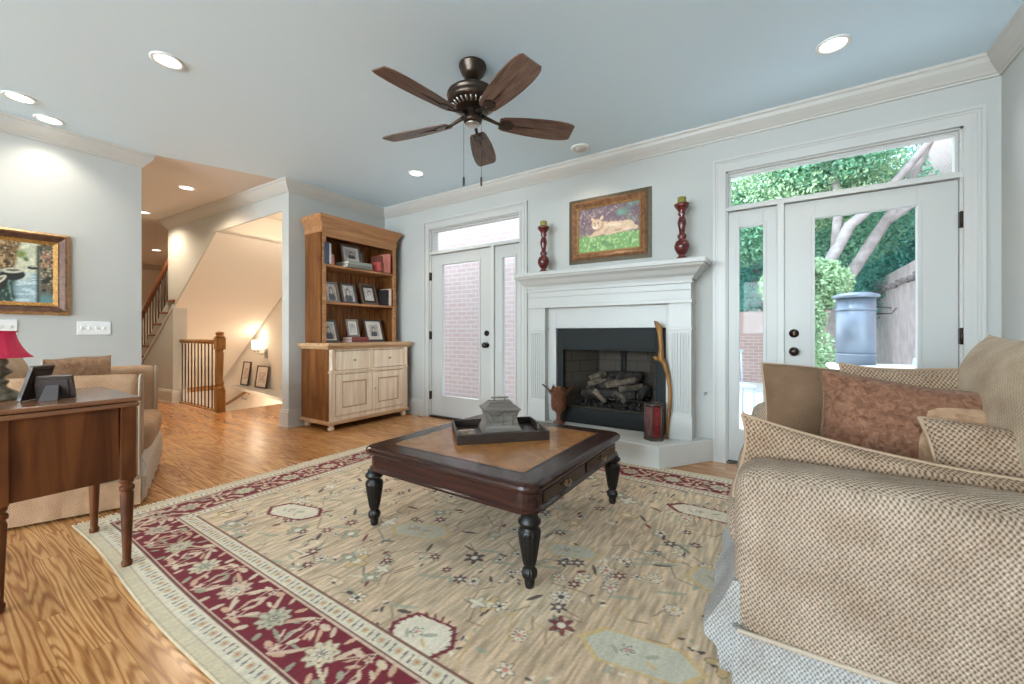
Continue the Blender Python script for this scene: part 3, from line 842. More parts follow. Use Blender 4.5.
hx = thing('candle_lantern', 'hexagonal dark lantern with mottled red glass panels on hearth', 'lantern', (-.862, 3.415, .18))
H = .29
fr = MB(); MR = plain('mottled_red_glass', (.15, .012, .012), .15, var=.7, vs=25, coat=.6)
for k in range(6):
    a = math.pi / 6 + k * math.pi / 3; a2 = a + math.pi / 3
    r = .074
    p = Vector((r * math.cos(a), r * math.sin(a), 0)); q = Vector((r * math.cos(a2), r * math.sin(a2), 0))
    fr.tube([p, p + Vector((0, 0, H))], .008, 6)
    MB().add([tuple(p * .97 + Vector((0, 0, .03))), tuple(q * .97 + Vector((0, 0, .03))), tuple(q * .97 + Vector((0, 0, H - .02))), tuple(p * .97 + Vector((0, 0, H - .02))),
              tuple(p * .93 + Vector((0, 0, .03))), tuple(q * .93 + Vector((0, 0, .03))), tuple(q * .93 + Vector((0, 0, H - .02))), tuple(p * .93 + Vector((0, 0, H - .02)))],
             [(0, 1, 2, 3), (7, 6, 5, 4), (0, 4, 5, 1), (1, 5, 6, 2), (2, 6, 7, 3), (3, 7, 4, 0)]).build('glass_panel', MR if k % 2 == 0 else plain('grey_red_glass', (.13, .055, .05), .2, var=.5, vs=25), hx)
hexp = lambda R: [(R * math.cos(math.pi / 6 + k * math.pi / 3), R * math.sin(math.pi / 6 + k * math.pi / 3)) for k in range(6)]
fr.prism(hexp(.084), 0, .028, 'xy')
fr.tube([(x, y, H) for x, y in hexp(.075)], .009, 6, True)
fr.build('frame', plain('aged_iron', (.09, .065, .055), .5, .4), hx)

stk = thing('driftwood_stick', 'tall crooked golden driftwood stick leaning against fireplace surround', 'stick')
MBk = wood('driftwood', (.13, .05, .012), (.42, .21, .06), 'z', .35, 1.5)
P0 = [(x + .018, y, z) for x, y, z in [(-.800, 3.49, .182), (-.79, 3.49, .30), (-.775, 3.485, .45), (-.775, 3.49, .60), (-.795, 3.50, .72), (-.822, 3.505, .80), (-.85, 3.50, .84), (-.846, 3.505, .92), (-.855, 3.51, 1.02), (-.862, 3.51, 1.09), (-.885, 3.50, 1.135), (-.90, 3.49, 1.15)]]
MB().tube(P0, [.014, .013, .014, .015, .018, .022, .028, .020, .020, .025, .018, .004], 10).build('shaft', MBk, stk)
MB().tube([(-.86, 3.50, .83), (-.875, 3.485, .845), (-.885, 3.475, .85)], [.02, .012, .004], 8).build('knot', MBk, stk)

# candlesticks on the mantel
def candlestick(loc, label, h=.505):
    o = thing('candlestick', label, 'candlestick', loc, 0, 'red candlesticks on the mantel')
    k = h / .44
    prof = [(.034, 0), (.036, .02), (.022, .035), (.02, .045), (.03, .055), (.045, .085), (.048, .11), (.038, .14), (.02, .155), (.028, .17), (.028, .185), (.016, .20), (.022, .24), (.028, .27), (.022, .30), (.016, .32), (.026, .335), (.02, .35), (.03, .37), (.045, .39), (.05, .405), (.035, .41), (.03, .415), (.03, .40)]
    MB().lathe([(r * 1.25, z * k) for r, z in prof], 20).build('stem', MTc, o)
    MB().lathe([(.030, .40 * k), (.034, .41 * k), (.034, .455 * k), (.024, .458 * k)], 16).build('candle', MTg, o)
    return o
MTc = plain('crackled_oxblood', (.10, .010, .010), .3, var=.85, vs=45, coat=.3)
MTg = plain('olive_wax', (.24, .22, .04), .5)
candlestick((-1.97, 3.55, 1.64), 'crackled red candlestick with olive candle at left end of mantel')
candlestick((-.675, 3.55, 1.64), 'crackled red candlestick with olive candle at right end of mantel, by garden door')


# ------------------------------------------------------------------ painted pictures (vertex-coloured canvases)
def canvas(name, w, h, nx, ny, fn, parent, M, thick=.004, mt=None):
    u, v = np.meshgrid(np.linspace(0, 1, nx), np.linspace(0, 1, ny))
    col = fn(u, v)
    vs = np.stack([u * w, np.zeros_like(u), v * h], -1).reshape(-1, 3)
    vs = np.array([tuple(M @ Vector(p)) for p in vs])
    idx = np.arange(nx * ny).reshape(ny, nx)
    fs = np.stack([idx[:-1, :-1], idx[:-1, 1:], idx[1:, 1:], idx[1:, :-1]], -1).reshape(-1, 4)
    me = bpy.data.meshes.new(name); me.from_pydata(vs.tolist(), [], fs.tolist())
    ca = me.color_attributes.new('Col', 'FLOAT_COLOR', 'POINT')
    ca.data.foreach_set('color', np.concatenate([col.reshape(-1, 3), np.ones((nx * ny, 1))], 1).astype('f').ravel())
    me.materials.append(mt or MT['vc'])
    o = bpy.data.objects.new(name, me); COL.objects.link(o); o.parent = parent
    md = o.modifiers.new('thick', 'SOLIDIFY'); md.thickness = thick; md.offset = -1
    return o


def vnoise(u, v, sx, sy, seed):
    r = np.random.RandomState(seed); g = r.rand(int(sy) + 3, int(sx) + 3)
    x = u * sx; y = v * sy; i = np.clip(x.astype(int), 0, int(sx) + 1); j = np.clip(y.astype(int), 0, int(sy) + 1); fx = x - i; fy = y - j
    fx = fx * fx * (3 - 2 * fx); fy = fy * fy * (3 - 2 * fy)
    return g[j, i] * (1 - fx) * (1 - fy) + g[j, i + 1] * fx * (1 - fy) + g[j + 1, i] * (1 - fx) * fy + g[j + 1, i + 1] * fx * fy


def mixc(c, m, new):
    m = np.clip(m, 0, 1)[..., None]
    return c * (1 - m) + np.array(new) * m


def ell(u, v, cx, cy, rx, ry, ang=0.0, soft=.12):
    a = math.radians(ang); du = u - cx; dv = v - cy
    x = du * math.cos(a) + dv * math.sin(a); y = -du * math.sin(a) + dv * math.cos(a)
    d = np.sqrt((x / rx) ** 2 + (y / ry) ** 2)
    return np.clip((1 - d) / soft, 0, 1)


def cat_paint(u, v):
    n1 = vnoise(u, v, 14, 10, 1); n2 = vnoise(u, v, 40, 26, 2); n3 = vnoise(u, v, 7, 5, 3)
    c = np.zeros(u.shape + (3,)) + np.array([.16, .10, .13])
    c = mixc(c, n1 * 1.4 - .4, [.24, .17, .16]); c = mixc(c, (n2 - .6) * 3, [.36, .28, .26])
    c = mixc(c, (n3 - .55) * 4 * (u > .6) * (v > .55), [.16, .30, .24])
    grass = np.clip((.40 + .05 * (n3 - .5) - v) * 14, 0, 1)
    c = mixc(c, grass, [.20, .38, .12]); c = mixc(c, grass * np.clip((n2 - .55) * 3, 0, 1), [.42, .55, .26]); c = mixc(c, grass * np.clip((n1 - .65) * 4, 0, 1), [.12, .26, .10])
    fur = [.66, .46, .31]; lt = [.86, .72, .56]; dk = [.36, .20, .13]
    m = np.maximum.reduce([ell(u, v, .60, .50, .26, .14, -6), ell(u, v, .80, .50, .13, .13, -10), ell(u, v, .42, .52, .13, .15, 0)])
    m = np.maximum.reduce([m, ell(u, v, .35, .45, .17, .055, 32), ell(u, v, .30, .38, .16, .035, 10), ell(u, v, .55, .38, .13, .035, 4), ell(u, v, .93, .44, .06, .05, -30)])
    c = mixc(c, m, fur); c = mixc(c, ell(u, v, .58, .56, .22, .05, -6, .9) * .8, lt)
    c = mixc(c, ell(u, v, .66, .43, .09, .03, 10, .6) * .7, dk); c = mixc(c, ell(u, v, .47, .44, .03, .08, -20, .6) * .5, dk); c = mixc(c, ell(u, v, .82, .44, .09, .05, 0, .8) * .5, lt)
    head = np.maximum.reduce([ell(u, v, .31, .62, .095, .125), ell(u, v, .24, .74, .03, .05, 20), ell(u, v, .395, .75, .03, .05, -20)])
    c = mixc(c, ell(u, v, .32, .60, .115, .15) * .6, dk); c = mixc(c, head, fur); c = mixc(c, ell(u, v, .29, .56, .045, .05), lt)
    c = mixc(c, ell(u, v, .27, .645, .014, .016), [.08, .05, .05]); c = mixc(c, ell(u, v, .335, .645, .014, .016), [.08, .05, .05]); c = mixc(c, ell(u, v, .285, .585, .018, .014), [.2, .08, .07])
    return c * (0.88 + .24 * n2[..., None])


def canal_paint(u, v):
    p = (u - .62) / .38
    n1 = vnoise(u, v, 34, 14, 5); n2 = vnoise(u, v, 60, 50, 6); n3 = vnoise(u, v, 90, 24, 7); n4 = vnoise(u, v, 110, 70, 8)
    c = np.zeros(u.shape + (3,)) + np.array([.50, .52, .38])
    c = mixc(c, np.clip((n1 - .4) * 3, 0, 1), [.62, .62, .46])
    w = np.clip((.52 - v) * 14, 0, 1)
    c = mixc(c, w, [.30, .42, .46]); c = mixc(c, w * np.clip((vnoise(u, v, 16, 46, 9) - .45) * 4, 0, 1), [.50, .62, .66]); c = mixc(c, w * np.clip((v - .22) * 3, 0, 1) * ell(u, p * 0 + v, .80, .42, .06, .2, 0, .8), [.66, .66, .50])
    dk = w * np.clip((.36 - p + .06 * (n1 - .5)) * 10, 0, 1)
    c = mixc(c, dk, [.03, .055, .045]); c = mixc(c, dk * np.clip((n3 - .62) * 6, 0, 1), [.16, .28, .22])
    lb = np.clip((.42 - p - .25 * (.9 - v)) * 14, 0, 1) * np.clip((v - .50) * 20, 0, 1)
    c = mixc(c, lb, [.20, .12, .055]); c = mixc(c, lb * np.clip((n3 - .55) * 5, 0, 1), [.42, .30, .16]); c = mixc(c, lb * np.clip((n2 - .62) * 6, 0, 1), [.05, .035, .02])
    rb = np.clip((p - .70) * 12, 0, 1)
    c = mixc(c, rb, [.13, .105, .07]); c = mixc(c, rb * (v > .58) * (v < .88) * np.clip((n3 - .35) * 4, 0, 1), [.42, .20, .13]); c = mixc(c, rb * np.clip((n2 - .60) * 6, 0, 1) * (v > .3), [.40, .36, .24]); c = mixc(c, rb * np.clip((n1 - .62) * 6, 0, 1), [.03, .03, .025])
    c = mixc(c, rb * np.clip((.20 - v) * 8, 0, 1), [.12, .25, .26])
    c = mixc(c, np.clip(1 - np.abs(p - .72) * 16, 0, 1) * (v < .97), [.035, .045, .03])
    def E(cx, cy, rx, ry, an=0, so=.15): return ell(p, v, cx, cy, rx, ry, an, so)
    c = mixc(c, E(.42, .80, .12, .09, 0, .6), [.16, .22, .06]); c = mixc(c, E(.50, .72, .07, .05, 0, .6), [.10, .16, .06])
    for (cx, cy, rx, ry, an) in ((.27, .48, .22, .10, 4), (.62, .60, .10, .035, 0), (.02, .30, .18, .11, 30)):
        c = mixc(c, E(cx, cy - ry * .35, rx * 1.08, ry * 1.0, an), [.02, .022, .018]); c = mixc(c, E(cx, cy + ry * .35, rx * .95, ry * .5, an), [.52, .50, .40]); c = mixc(c, E(cx, cy + ry * .4, rx * .6, ry * .22, an), [.14, .13, .10])
    return c * (0.75 + .5 * n4[..., None])


def picture(name, label, cat, w, h, bands, fn, mats, M0, loc, rotz=0, nx=170, ny=110):
    """bands: list of (width, depth_front, material); canvas sits inside"""
    o = thing(name, label, cat, loc, rotz)
    a = 0.0
    for (bw, dep, mt_, nm) in bands:
        f = MB()
        x0, x1, z0, z1 = a, w - a, a, h - a
        d0, d1 = dep
        # mitred mouldings: outer depth d0, inner depth d1
        for (p, q) in ((((x0, z0), (x1, z0)), ((x0 + bw, z0 + bw), (x1 - bw, z0 + bw))), (((x1, z0), (x1, z1)), ((x1 - bw, z0 + bw), (x1 - bw, z1 - bw))),
                       (((x1, z1), (x0, z1)), ((x1 - bw, z1 - bw), (x0 + bw, z1 - bw))), (((x0, z1), (x0, z0)), ((x0 + bw, z1 - bw), (x0 + bw, z0 + bw)))):
            (o0, o1), (i0, i1) = p, q
            vs = [(o0[0], 0, o0[1]), (o1[0], 0, o1[1]), (i1[0], 0, i1[1]), (i0[0], 0, i0[1]), (o0[0], -d0, o0[1]), (o1[0], -d0, o1[1]), (i1[0], -d1, i1[1]), (i0[0], -d1, i0[1])]
            f.add(vs, [(0, 1, 2, 3), (7, 6, 5, 4), (0, 4, 5, 1), (1, 5, 6, 2), (2, 6, 7, 3), (3, 7, 4, 0)], False, M0)
        f.build(nm, mt_, o)
        a += bw
    canvas('canvas', w - 2 * a, h - 2 * a, nx, ny, fn, o, M0 @ T(a, -.012, a))
    return o


GOLD = plain('antique_gold_leaf', (.42, .24, .10), .35, .3, var=.4, vs=40)
BRN = wood('frame_walnut', (.10, .045, .02), (.22, .11, .05), 'x', .35, 2)
BRNL = plain('burnished_brown_frame', (.24, .11, .05), .35, .2, var=.45, vs=25)
picture('framed_painting', 'framed painting of a pale big cat lying on grass, above the mantel', 'painting', .80, .63,
        [(.035, (.012, .02), plain('dark_speckled_liner', (.10, .075, .04), .5, .2, var=.4, vs=60), 'outer_frame'), (.02, (.035, .05), BRNL, 'frame_ridge'), (.035, (.05, .03), BRNL, 'frame'), (.016, (.035, .018), GOLD, 'inner_liner')],
        cat_paint, None, Matrix.Identity(4), (-1.755, WY, 1.725))
# canal picture hangs on the left wall: local +x runs along +y of the room
picture('framed_painting', 'gold framed canal painting with boats on the left wall above armchair', 'painting', .95, .67,
        [(.016, (.022, .03), GOLD, 'outer_frame'), (.014, (.03, .026), BRNL, 'frame_ridge'), (.040, (.035, .016), plain('dark_bronze_frame', (.12, .06, .04), .3, .4, var=.3, vs=30), 'frame'), (.028, (.024, .012), plain('ochre_gold_liner', (.40, .20, .05), .4, .4, var=.4, vs=80), 'inner_liner')],
        canal_paint, None, RZ(math.pi / 2), (PX, -.145, 1.20))

# switch plate
sw = thing('light_switch_plate', 'white four-gang light switch plate on left wall under the painting', 'light switch', (PX, .846, 1.035))
MB().box(0, 0, 0, .006, .212, .116).build('plate', MT['plate'], sw, .002)
for k in range(4):
    MB().box(.006, .022 + k * .046, .048, .014, .032 + k * .046, .07).build('toggle', MT['plate'], sw)
sw2 = thing('light_switch_plate', 'white switch plate on left wall partly hidden by lamp shade', 'light switch', (PX, .40, 1.04))
MB().box(0, 0, 0, .006, .12, .115).build('plate', MT['plate'], sw2, .002)
for k in range(2):
    MB().box(.006, .030 + k * .046, .048, .014, .040 + k * .046, .07).build('toggle', MT['plate'], sw2)

# ------------------------------------------------------------------ bookcase
bk = thing('bookcase', 'honey pine bookcase hutch with two doors, two drawers and open shelves', 'bookcase', (LX + .02, 2.52, 0))
D = .54; W = 1.08; UD = .34
for a in (0, W - .03): MB().box(0, a, .10, D, a + .03, .90).build('side_panel', MT['pine'], bk, .003)
MB().box(0, .03, .10, .02, W - .03, .90).box(.02, .03, .10, D - .02, W - .03, .13).build('carcass_back', MT['pine_back'], bk)
f = MB()
f.box(D - .02, .0, .10, D + .004, .07, .90); f.box(D - .02, W - .07, .10, D + .004, W, .90); f.box(D - .02, .07, .855, D + .004, W - .07, .90)
f.box(D - .02, .07, .60, D + .004, W - .07, .64); f.box(D - .02, .07, .10, D + .004, W - .07, .15); f.box(D - .02, W / 2 - .02, .15, D + .004, W / 2 + .02, .855)
f.box(D - .02, -.005, .62, D + .016, W + .005, .638)
f.build('front_frame', MT['pine_front'], bk, .003)
MB().box(0, -.045, .90, D + .045, W + .045, .94).box(0, -.03, .875, D + .03, W + .03, .90).build('counter_top', MT['pine_mid'], bk, .008)
MB().box(0, -.02, .065, D + .022, W + .02, .105).build('plinth', MT['pine_mid'], bk, .008)
for (x, y) in ((D - .03, .04), (D - .03, W - .04), (.06, .04), (.06, W - .04)):
    MB().lathe([(.024, 0), (.034, .015), (.036, .03), (.022, .045), (.032, .058), (.034, .066)], 18, (x, y, 0)).build('bun_foot', MT['pine_front'], bk)
for (a, b) in ((.075, W / 2 - .024), (W / 2 + .024, W - .075)):
    d = MB().box(D - .012, a, .645, D + .010, b, .85).build('drawer', MT['pine_front'], bk, .003)
    MB().lathe([(.006, 0), (.006, .012), (.014, .016), (.012, .024), (.003, .027)], 12, M=T(D + .010, (a + b) / 2, .75) @ RY(math.pi / 2)).build('knob', MT['steel'], d)
for i, (a, b) in enumerate(((.075, W / 2 - .003), (W / 2 + .003, W - .075))):
    d = MB(); s0 = .075
    y_0, y_1, z0, z1 = a, b, .155, .595
    d.box(D - .008, y_0, z0, D + .012, y_0 + s0, z1); d.box(D - .008, y_1 - s0, z0, D + .012, y_1, z1); d.box(D - .008, y_0 + s0, z0, D + .012, y_1 - s0, z0 + s0); d.box(D - .008, y_0 + s0, z1 - s0, D + .012, y_1 - s0, z1)
    d.box(D - .008, y_0 + s0, z0 + s0, D + .001, y_1 - s0, z1 - s0)
    dd = d.build('door', MT['pine_front'], bk, .003)
    pm = MB(); q = .012
    pm.box(D + .001, y_0 + s0, z0 + s0, D + .008, y_0 + s0 + q, z1 - s0); pm.box(D + .001, y_1 - s0 - q, z0 + s0, D + .008, y_1 - s0, z1 - s0); pm.box(D + .001, y_0 + s0 + q, z0 + s0, D + .008, y_1 - s0 - q, z0 + s0 + q); pm.box(D + .001, y_0 + s0 + q, z1 - s0 - q, D + .008, y_1 - s0 - q, z1 - s0)
    pm.build('panel_moulding', MT['pine_mid'], dd, .002)
    kx = b - .03 if i == 0 else a + .03
    if i == 1: MB().lathe([(.005, 0), (.005, .01), (.011, .014), (.009, .022), (.002, .024)], 12, M=T(D + .012, kx, .40) @ RY(math.pi / 2)).build('knob', MT['steel'], dd)
# carved quarter columns at the front corners
for y in (.028, W - .028):
    MB().lathe([(.016, .64), (.02, .66), (.014, .70), (.014, .82), (.02, .85), (.022, .875)], 12, (D + .005, y, 0)).build('carved_bracket', MT['pine_front'], bk)
# hutch
y0_, y1_ = .045, 1.065
for a in (y0_, y1_ - .025): MB().box(0, a, .94, UD, a + .025, 2.20).build('hutch_side', MT['pine'], bk, .002)
u = MB(); nb = 14
for k in range(nb):
    a = y0_ + .025 + (y1_ - y0_ - .05) * k / nb; b = y0_ + .025 + (y1_ - y0_ - .05) * (k + 1) / nb
    u.box(0, a + .002, .94, .018, b - .002, 2.20)
u.box(0, y0_ + .025, .94, .012, y1_ - .025, 2.2)
u.build('tongue_and_groove_back', MT['pine_back'], bk)
MB().box(UD - .02, y0_, .94, UD + .003, y0_ + .045, 2.20).box(UD - .02, y1_ - .045, .94, UD + .003, y1_, 2.20).box(UD - .02, y0_ + .045, 2.12, UD + .003, y1_ - .045, 2.20).build('hutch_front_frame', MT['pine_h'], bk, .002)
for z in (1.375, 1.79):
    MB().box(.018, y0_ + .025, z, UD - .005, y1_ - .025, z + .025).build('shelf', MT['pine_h'], bk, .003)
MB().box(0, y0_ + .025, 2.17, UD - .02, y1_ - .025, 2.195).build('hutch_top', MT['pine'], bk)
cp = [(0, 2.165), (.010, 2.165), (.012, 2.19), (.006, 2.195), (.006, 2.235), (.014, 2.245), (.022, 2.27), (.040, 2.295), (.052, 2.32), (.054, 2.352), (0, 2.352)]
cm = sweep([(0, y0_), (UD, y0_), (UD, y1_), (0, y1_)], [(-o_, z) for o_, z in cp], '', None)
cm.f = [tuple(reversed(f)) for f in cm.f]
cm.box(0, y0_, 2.33, UD, y1_, 2.351)
cm.build('cornice', MT['pine_h'], bk)

BX = LX + .02; BYY = 2.52
SH = {1: 1.816, 2: 1.401, 3: .941}


def face_fn(seed):
    def fn(u, v):
        n = vnoise(u, v, 9, 9, seed); n2 = vnoise(u, v, 24, 24, seed + 50)
        g = .34 + .28 * n
        c = np.stack([g, g * .96, g * .93], -1)
        r = random.Random(seed)
        cx = .5 + r.uniform(-.06, .06)
        c = mixc(c, ell(u, v, cx, .18, .36, .30), [.09 + .5 * (seed % 2), .09 + .48 * (seed % 2), .10 + .45 * (seed % 2)])
        c = mixc(c, ell(u, v, cx, .60, .19, .24), [.12, .10, .09]); c = mixc(c, ell(u, v, cx + .01, .55, .13, .19), [.60, .52, .47])
        return c * (.9 + .2 * n2[..., None])
    return fn


def photo(label, x, y, z, w, h, mf, seed, rot=0.0, lean=.22, mat_w=0.0, bw=.024, grp='framed photographs in the bookcase'):
    """stands facing local -y; thing origin at its foot. rot turns it about z"""
    o = thing('photo_frame', label, 'photo frame', (x, y, z), rot, grp)
    M = RX(-lean)
    X0 = -w / 2
    f = MB()
    f.box(X0, -.014, 0, X0 + w, 0, bw, M); f.box(X0, -.014, h - bw, X0 + w, 0, h, M); f.box(X0, -.014, bw, X0 + bw, 0, h - bw, M); f.box(X0 + w - bw, -.014, bw, X0 + w, 0, h - bw, M)
    f.build('frame', mf, o, .0015)
    MB().box(X0 + bw * .6, -.003, bw * .6, X0 + w - bw * .6, .004, h - bw * .6, M).build('backing', MT['card'], o)
    if mat_w: MB().box(X0 + bw, -.007, bw, X0 + w - bw, -.0031, h - bw, M).build('mat_board', MT['matboard'] if mf is not MT['frame_brown'] else plain('black_mat_board', (.03, .025, .02), .8), o)
    q = bw + mat_w
    canvas('photograph', w - 2 * q, h - 2 * q, 28, 34, face_fn(seed), o, M @ T(X0 + q, -.0085 if mat_w else -.0045, q), .001)
    foot = M @ Vector((0, .004, h * .62)); 
    MB().add([(-.02, foot.y, foot.z), (.02, foot.y, foot.z), (.03, foot.y + h * .26, 0), (-.03, foot.y + h * .26, 0), (-.02, foot.y + .004, foot.z), (.02, foot.y + .004, foot.z), (.03, foot.y + h * .26 + .004, 0), (-.03, foot.y + h * .26 + .004, 0)],
             [(0, 1, 2, 3), (7, 6, 5, 4), (0, 4, 5, 1), (1, 5, 6, 2), (2, 6, 7, 3), (3, 7, 4, 0)]).build('easel_stand', MT['card'], o)
    return o


FR = math.pi / 2   # facing +x of the room
def at(px_y): return px_y
# middle shelf
photo('pale silver photo frame behind another at left end of middle bookcase shelf', -4.40, 2.655, SH[2], .13, .26, MT['frame_silver'], 11, FR, .30, .02)
photo('bronze grey photo frame of a standing figure, second on middle shelf', -4.28, 2.75, SH[2], .175, .25, MT['frame_silver'], 12, FR, .30)
photo('charcoal photo frame with a head portrait, centre of middle shelf', -4.28, 2.975, SH[2], .20, .25, MT['frame_grey'], 14, FR, .30)
photo('brown photo frame with black mat and light edge, right on middle shelf', -4.28, 3.26, SH[2], .24, .275, MT['frame_brown'], 15, FR, .30, .03)
# bottom shelf (counter)
photo('pewter photo frame at left end of the bookcase counter', -4.28, 2.72, SH[3], .21, .27, MT['frame_grey'], 16, FR, .30, .015)
photo('thin photo frame standing on the two stacked books', -4.28, 3.02, SH[3] + .062, .165, .215, MT['frame_silver'], 19, FR, .24, .02)
photo('wide dark grey photo frame of a small white figure, right on counter', -4.28, 3.34, SH[3], .27, .29, MT['frame_grey'], 18, FR, .30, .045)
# top shelf
photo('silver photo frame with triple border standing on the grey album', -4.33, 3.03, SH[1] + .075, .26, .225, MT['frame_silver'], 20, FR, .22, .035)
photo('thin pale photo frame edge behind the silver one on top shelf', -4.40, 3.19, SH[1], .14, .26, MT['frame_silver'], 13, FR, .12)


def book(label, loc, w, d, h, col, rot=0.0, grp='books in the bookcase', flat=False, pages=(.75, .70, .62)):
    """upright: spine faces local +x, thickness w along y, depth d, height h"""
    o = thing('book', label, 'book', loc, rot, grp)
    m = plain('book_cloth', col, .6, var=.15, vs=40); t_ = .003
    if not flat:
        MB().box(0, 0, 0, d, t_, h).box(0, w - t_, 0, d, w, h).box(d - t_, t_, 0, d, w - t_, h).build('cover', m, o)
        MB().box(.004, t_, .003, d - t_, w - t_, h - .004).build('pages', plain('paper', pages, .9), o)
    else:
        MB().box(0, 0, 0, d, h, t_).box(0, 0, w - t_, d, h, w).box(d - t_, 0, t_, d, h, w - t_).build('cover', m, o)
        MB().box(.004, .003, t_, d - t_, h - .003, w - t_).build('pages', plain('paper', pages, .9), o)
    return o


z = SH[1]
book('tall dark navy book at left end of top shelf', (-4.36, 2.585, z), .05, .19, .235, (.055, .07, .11))
book('thin white backed book beside the navy one on top shelf', (-4.36, 2.637, z), .022, .19, .228, (.62, .58, .55))
book('short rose coloured book, left group on top shelf', (-4.34, 2.672, z), .035, .15, .115, (.52, .20, .18))
book('large grey album lying flat at the centre of top shelf', (-4.41, 2.86, z), .037, .25, .34, (.17, .165, .15), flat=True)
book('grey green album lying on top of the large grey one', (-4.40, 2.87, z + .038), .036, .24, .32, (.25, .26, .22), flat=True)
book('small round-cornered red book, front right of top shelf', (-4.27, 3.275, z), .045, .12, .115, (.48, .08, .07))
book('tall brown red book in right group of top shelf', (-4.36, 3.325, z), .05, .17, .205, (.20, .05, .035))
book('salmon red book, second from right on top shelf', (-4.36, 3.385, z), .042, .19, .215, (.60, .20, .15))
book('bright coral book at right end of top shelf', (-4.36, 3.43, z), .052, .19, .24, (.66, .21, .17))
z = SH[2]
book('black book at the right end of middle shelf', (-4.36, 3.42, z), .05, .17, .20, (.02, .015, .015))
book('thin white book right of the black one on middle shelf', (-4.36, 3.474, z), .022, .19, .215, (.70, .55, .45))
z = SH[3]
book('lower of two stacked books on the bookcase counter', (-4.37, 2.92, z), .03, .20, .24, (.22, .05, .045), flat=True, pages=(.66, .48, .44))
book('upper of two stacked books on the counter, under a frame', (-4.365, 2.925, z + .031), .03, .19, .23, (.26, .07, .06), flat=True, pages=(.66, .48, .44))

